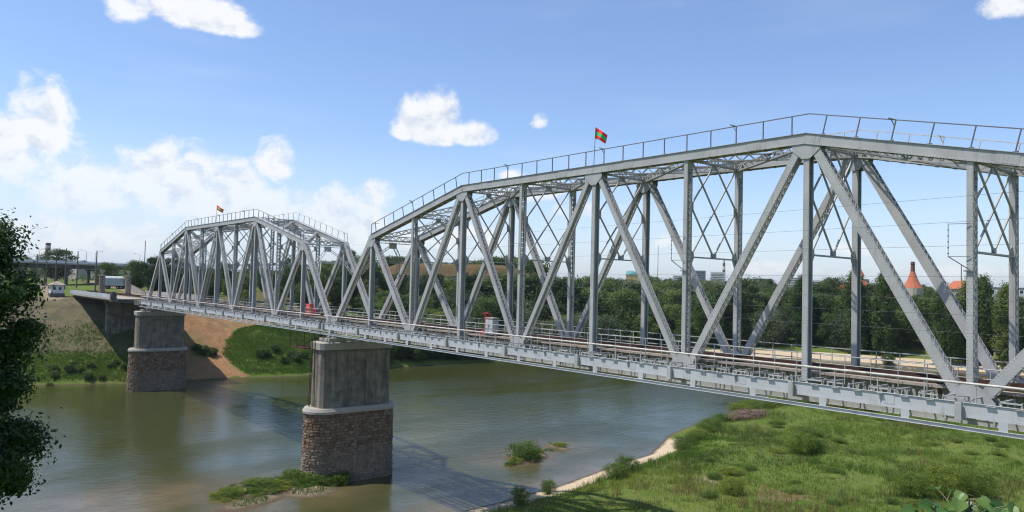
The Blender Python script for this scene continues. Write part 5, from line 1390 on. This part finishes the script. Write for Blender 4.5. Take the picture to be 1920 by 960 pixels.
for i, (x, y, s) in enumerate(((7.5, 66, .8), (5.5, 72, .75), (9.5, 62, .7), (12.6, 55, .65), (14.2, 50.5, .7), (16.2, 47.5, .62), (10.8, 58.5, .6))):
    nbush(x, y, s, 'willow scrub along the edge of the near bank above the water', 'scrub along the near waterline', sz=s*.6)
for i, (x, y, s) in enumerate(((2.5, 82, .9), (1.5, 86, .9), (4.5, 92, 1.0), (7.8, 97, 1.0), (11.5, 101, 1.0), (15.5, 104, .9), (0.0, 90, .9), (6, 86, .6))):
    nbush(x, y, s, 'leafy thicket at the far tip of the near bank', 'thicket at the tip of the near bank', sz=s*.75)
for i in range(80):
    x, y = R.uniform(14, 62), R.uniform(20, 110)
    if sdf(x, y, NEAR_POLY) < 7: continue
    q_ = R.uniform(.12, .45); nbush(x, y, q_*(1.5 if i % 3 == 0 else 1), 'small weed clump scattered in the meadow', 'weed clumps in the meadow', sz=q_*R.uniform(.25, .6))
brown = dup(nb, loc=(8.0, 76.5, gz1(8.0, 76.5)-.3), scale=(1.15, 1.9, .42), label='heap of dead purplish brown brushwood at the tip of the near bank')
for k in bpy.data.objects:
    if k.parent == brown and k.name.startswith('foliage'):
        k.data = k.data.copy(); k.data.materials[0] = M['drybrush']
# shrubs on the sandbars
vs, tn, tb = tree_mesh(41, 1.6, 1.5, n=4200, leaf=.06, nc=22, base=.05)
ib = thing('island_shrub', 'round willow shrub on the little islet in mid river', 'shrub', (4.4, 27.8, 0))
o = bpy.data.objects.new('foliage', quad_mesh('foliage', vs, tn, M['leaf_meadow'])); COL.objects.link(o); o.parent = ib; obj('stem', tb, M['bark'], ib)
ib.location.z = gz1(4.4, 27.8)-.1; ib.scale = (1.6, 1.6, 1.45)
def ishrub(x, y, s, lb, g=None, sz=None, zo=-.12):
    c = dup(ib, loc=(x, y, gz1(x, y)+zo), rz=random.random()*6.28, scale=(s, s, sz or s), label=lb)
    if g: c['group'] = g
CH.clear()
for i, (x, y, s, zz_) in enumerate(((5.2, 25.2, .8, .45), (5.6, 23.9, .6, .35), (3.0, 31.5, .6, .35), (1.8, 34.5, .6, .4), (1.0, 37.2, .7, .4), (.4, 39.0, .5, .3), (3.6, 29.6, .8, .6))):
    ishrub(x, y, s, 'low creeping growth on the islet in mid river', 'low growth on the mid river islet', zz_)
R2 = np.random.default_rng(77)
for i in range(44):
    u = R2.random(); x = .2-3.6*R2.random()+(1.2 if u > .7 else 0); y = -13.5+14.2*u
    x += 1.5-1.0*u
    ishrub(x, y, R2.uniform(.6, 1.15)*(1 if u > .35 else .6), 'leafy shrub on the sandbar at the foot of the ladder pier', 'shrubs on the sandbar by the ladder pier', R2.uniform(.3, .65)*(1.35 if u > .6 else .6))

# ------------------------------------------------------------------ grass: a sheet of blades on each bank
def blades(name, xs, ys, h, w, m, seed, nb_=5, spread=.25, zoff=0.):
    R = np.random.default_rng(seed); n = len(xs); z = ground_z(xs, ys)
    keep = z > WATER+.10; xs, ys, z, h = xs[keep], ys[keep], z[keep], h[keep]; n = len(xs)
    xs = np.repeat(xs, nb_); ys = np.repeat(ys, nb_); z = np.repeat(z, nb_); h = np.repeat(h, nb_)*(.5+.8*R.random(n*nb_)); N = n*nb_
    a = R.random(N)*2*np.pi; px = xs+R.normal(size=N)*spread; py = ys+R.normal(size=N)*spread
    lean = .35*h; b = R.random(N)*2*np.pi
    z = ground_z(px, py)-.04
    dx, dy = np.cos(a)*w/2, np.sin(a)*w/2; tx, ty = px+np.cos(b)*lean, py+np.sin(b)*lean
    vs = np.stack([np.stack([px-dx, py-dy, z], -1), np.stack([px+dx, py+dy, z], -1), np.stack([tx+dx*.3, ty+dy*.3, z+h], -1), np.stack([tx-dx*.3, ty-dy*.3, z+h], -1)], 1).reshape(-1, 3)
    big = fbm(px*.07+70, py*.07, 4)*2.2+.5
    tn = np.clip(big*.7+.45*R.random(N)-.1, 0, 1)
    me = quad_mesh(name, vs, tn, m); o = bpy.data.objects.new(name, me); COL.objects.link(o); o['kind'] = 'stuff'; return o
R = np.random.default_rng(5)
N = 90000
xs = R.uniform(0, 84, N); ys = R.uniform(2, 128, N)
dn = sdf(xs, ys, NEAR_POLY); dcam = np.hypot(xs-85, ys+41)
pb = np.clip(fbm(xs*.3+3, ys*.3, 3)*2.5+.8, .15, 1)
keep = (dn > 4.6+2.2*fbm(xs*.35, ys*.35, 3)) & (R.random(N) < pb) & (xs > -.3*ys)
azz = np.degrees(np.arctan2(ys+41, xs-85)); keep &= (azz > 101) & (azz < 150)
xs, ys = xs[keep], ys[keep]
hh = .14+.75*np.clip(fbm(xs*.1+20, ys*.1, 4)+.42, 0, 1)**1.8+.15*R.random(len(xs))
th = np.clip(fbm(xs*.22+90, ys*.22, 3)-.03, 0, .25)*4
tl = (th > .15) & (R.random(len(xs)) < .4)
g = blades('tall_grass', xs[tl], ys[tl], .45+.55*th[tl], .045, M['grass'], 8, 6, .16)
g = blades('meadow_grass', xs, ys, hh, .05, M['grass'], 1, 5, .22); 
sel = fbm(xs*.16+50, ys*.16, 3) > .04
g = blades('tall_weeds', xs[sel][::3], ys[sel][::3], hh[sel][::3]+.35, .06, M['weed'], 2, 4, .2)
N = 60000
xs = R.uniform(-128, -96, N); ys = R.uniform(-45, 62, N); df = sdf(xs, ys, FAR_POLY)
ed = np.interp(df, [0, 6, 12, 18, 26, 40], [27.5, 24.5, 24, 27, 33, 60])
keep = (df > 1.0) & (((ys < 6) & (df < 13)) | (ys > ed)) & (df < 34)
keep |= (df > .8) & (df < 2.2) & (ys < 60) & (R.random(N) < .6) & ~((ys > 8) & (ys < 26))
keep |= (ys < 6) & (df > 13) & (df < 36) & (R.random(N) < .3)
xs, ys = xs[keep], ys[keep]
blades('embankment_grass', xs, ys, .25+.55*np.clip(fbm(xs*.15+9, ys*.15, 3)+.45, 0, 1)**1.4, .11, M['grass'], 3, 4, .25)
R = np.random.default_rng(15); N = 5200
xs = np.concatenate([R.uniform(-9, 8, N), R.uniform(-3, 9, N//2)]); ys = np.concatenate([R.uniform(-15, 3, N), R.uniform(21, 41, N//2)])
hz_ = ground_z(xs, ys); kp = (hz_ > WATER+.12) & (fbm(xs*.5, ys*.5, 3) > -.12); xs, ys = xs[kp], ys[kp]
blades('sandbar_grass', xs, ys, .12+.3*R.random(len(xs)), .05, M['grass'], 6, 5, .14)
R = np.random.default_rng(16)
for i in range(26):
    y = R.uniform(58, 112); x = float(np.interp(y, [50, 62.7, 81.4, 100, 130], [-100, -102.8, -104.5, -105, -104]))-R.uniform(1.0, 5)
    plant('round3' if i % 2 else 'round1', x, y, R.uniform(.34, .52), 'dark bushy tree leaning over the water behind the nearer pier', 'trees overhanging the water behind the nearer pier')
# far off woodland that reads as one mass
R = np.random.default_rng(9); n = 900; cc, rd = [], []
for i in range(n):
    a_ = math.radians(R.uniform(94, 180)); r_ = R.uniform(430, 2600)**1.0; x, y = 85+r_*math.cos(a_), -41+r_*math.sin(a_)
    if math.degrees(a_) > 160 and r_ < 480: continue
    s = R.uniform(7, 13)*(1+r_/2600); s = min(s, 17); cc.append((x, y, gz1(x, y)+s*.28)); rd.append((s*1.7, s*1.7, s*.42))
vs, tn = leaf_cloud(np.array(cc), np.array(rd), 60000, 1.5, R, .6)
o = bpy.data.objects.new('distant_woodland', quad_mesh('distant_woodland', vs, tn, M['leaf'])); COL.objects.link(o); o['kind'] = 'stuff'

# ------------------------------------------------------------------ foreground tree at the left edge
FT = (63.0, -40.4)
def fore_tree():
    R = np.random.default_rng(12)
    # direction of the left frame edge, crown about 20 m from the viewpoint
    cx, cy = FT
    zg = gz1(cx, cy)
    t = thing('foreground_tree', 'tall dark leafy tree filling the left edge in front of the river', 'tree', (cx, cy, zg))
    cen, rad = [], []
    for i in range(520):
        z = R.uniform(-14.0, 6.1)
        r_out = float(np.interp(z, [-14, -9, -3, -1.45, -.2, 1.05, 1.7, 2.3, 3.55, 4.8, 5.1, 5.75, 6.3, 6.8], [2.4, 2.5, 2.3, 2.35, 2.65, 2.7, 2.25, 2.5, 2.75, 2.6, 2.0, 2.05, 1.6, .7])-1.0)
        a = R.random()*6.283; rr = r_out*(.12+.86*R.random()**.5)
        cen.append((rr*math.cos(a), rr*math.sin(a), z-zg)); q = R.uniform(.38, .75); rad.append((q, q, q*.8))
    cen, rad = np.array(cen), np.array(rad)
    vs, tn = leaf_cloud(cen, rad, 340000, .056, R, .2, .5)
    vs2, tn2 = leaf_cloud(cen, rad*1.35, 30000, .05, R, .8, .5)
    o = bpy.data.objects.new('crown', quad_mesh('crown', np.concatenate([vs, vs2]), np.concatenate([tn, tn2]), M['leaf_near'])); COL.objects.link(o); o.parent = t
    tb = MB(); top = 5.5-zg; tb.tube((0, 0, -.5), (0, .1, top*.6), .32, .17, 10); tb.tube((0, .1, top*.6), (0, 0, top), .17, .03, 8)
    for i in range(0, 520, 5):
        c = Vector(cen[i]); tb.tube((0, .05, max(1, c.z-1.6)), c, .05, .012, 5, caps=False)
    obj('trunk', tb, M['bark'], t)
fore_tree()

# ------------------------------------------------------------------ broad-leaved sapling top in the lower right corner
def broad_leaf(mb, base, tip, nrm, w):
    base, tip, nrm = Vector(base), Vector(tip), Vector(nrm).normalized(); d = tip-base; L = d.length; dn = d/L; sd_ = dn.cross(nrm).normalized(); nn = sd_.cross(dn)
    prof = [(0, .0), (.04, .30), (.16, .47), (.34, .5), (.55, .42), (.75, .27), (.9, .12), (1, .0)]
    rows = []
    for t, h in prof:
        c = base+dn*(L*t)-nn*(.18*L*t*t)
        rows.append([c+sd_*(s*h*w)+nn*(abs(s)*h*w*.32+.02*w*math.sin(t*19)*abs(s)) for s in (-1, -.55, 0, .55, 1)])
    vs = [p for r in rows for p in r]; fs = [(i*5+j, i*5+j+1, i*5+j+6, i*5+j+5) for i in range(len(prof)-1) for j in range(4)]
    mb.add(vs, fs)
t = thing('broadleaf_sapling', 'top of a sapling with broad heart-shaped leaves in the lower right corner', 'sapling', (82.25, -36.45, 0))
zg = gz1(82.25, -36.45)
cx, cy = 83.3, -36.62
t.location = (cx, cy, zg)
R = random.Random(8)
tb = MB(); H_ = 3.95-zg; lat = Vector((.632, .775, 0)); fwd_ = Vector((-.775, .632, 0))
lm = leaf_material('broad_leaf', (.045, .105, .025), (.08, .16, .04), (.12, .21, .06), .35, .38)
leaves = []
def top_line(u): return float(np.interp(u, [-.34, -.27, -.20, -.10, -.05, .05, .12, .2, .28, .36], [-.30, -.14, -.12, -.01, .0, -.07, -.10, -.09, -.16, -.32]))
hub = Vector((0, 0, H_-.62)); tb.tube((0, 0, -.3), hub, .055, .016, 8)
for i in range(190):
    u = -.33+.66*(i+.5)/190+R.uniform(-.03, .03); w = R.uniform(-.22, .18); dz = top_line(u)-.02-.42*R.random()**1.1
    base_ = lat*u+fwd_*w+Vector((0, 0, H_+dz)); out = Vector((u*2.2, w*2.2, 0)); out = lat*(u*2+R.uniform(-.5, .5))+fwd_*(w*2+R.uniform(-.7, .3)); out.z = R.uniform(-.5, .15); out.normalize()
    twig = base_-out*.07-Vector((0, 0, .06)); L_ = R.uniform(.055, .10)
    tb.tube(twig, base_, .0026, .0020, 4, caps=False)
    if i % 3 == 0: mid = twig.lerp(hub, .5)+Vector((0, 0, .05)); tb.tube(hub, mid, .010, .006, 5, caps=False); tb.tube(mid, twig, .006, .003, 5, caps=False)
    nrm = Vector((R.uniform(-.6, .6), R.uniform(-.6, .6), 1))-fwd_*R.uniform(0, .9)
    q = MB(); broad_leaf(q, base_, base_+out*L_, nrm, L_*1.0); leaves.append(q)
obj('stem', tb, mat('sapling_stem', (.16, .16, .07), .7), t)
for q in leaves:
    o = obj('leaf', q, lm, t, smooth=True)
    at = o.data.attributes.new('tone', 'FLOAT', 'FACE'); at.data.foreach_set('value', np.full(len(o.data.polygons), R.random(), np.float32))
# ------------------------------------------------------------------ air: one even box of haze round everything
hz = MB(); hz.box(-9300, 9300, -9300, 9300, -30, 140)
hm = bpy.data.materials.new('air_haze'); hm.use_nodes = True
hn = hm.node_tree.nodes; hn.clear(); ho = hn.new('ShaderNodeOutputMaterial'); hv = hn.new('ShaderNodeVolumePrincipled')
hv.inputs['Color'].default_value = (.80, .88, 1.0, 1); hv.inputs['Density'].default_value = .00007; hv.inputs['Anisotropy'].default_value = .3
hm.node_tree.links.new(hv.outputs[0], ho.inputs['Volume'])
hz = obj('haze', hz, hm); hz['kind'] = 'stuff'
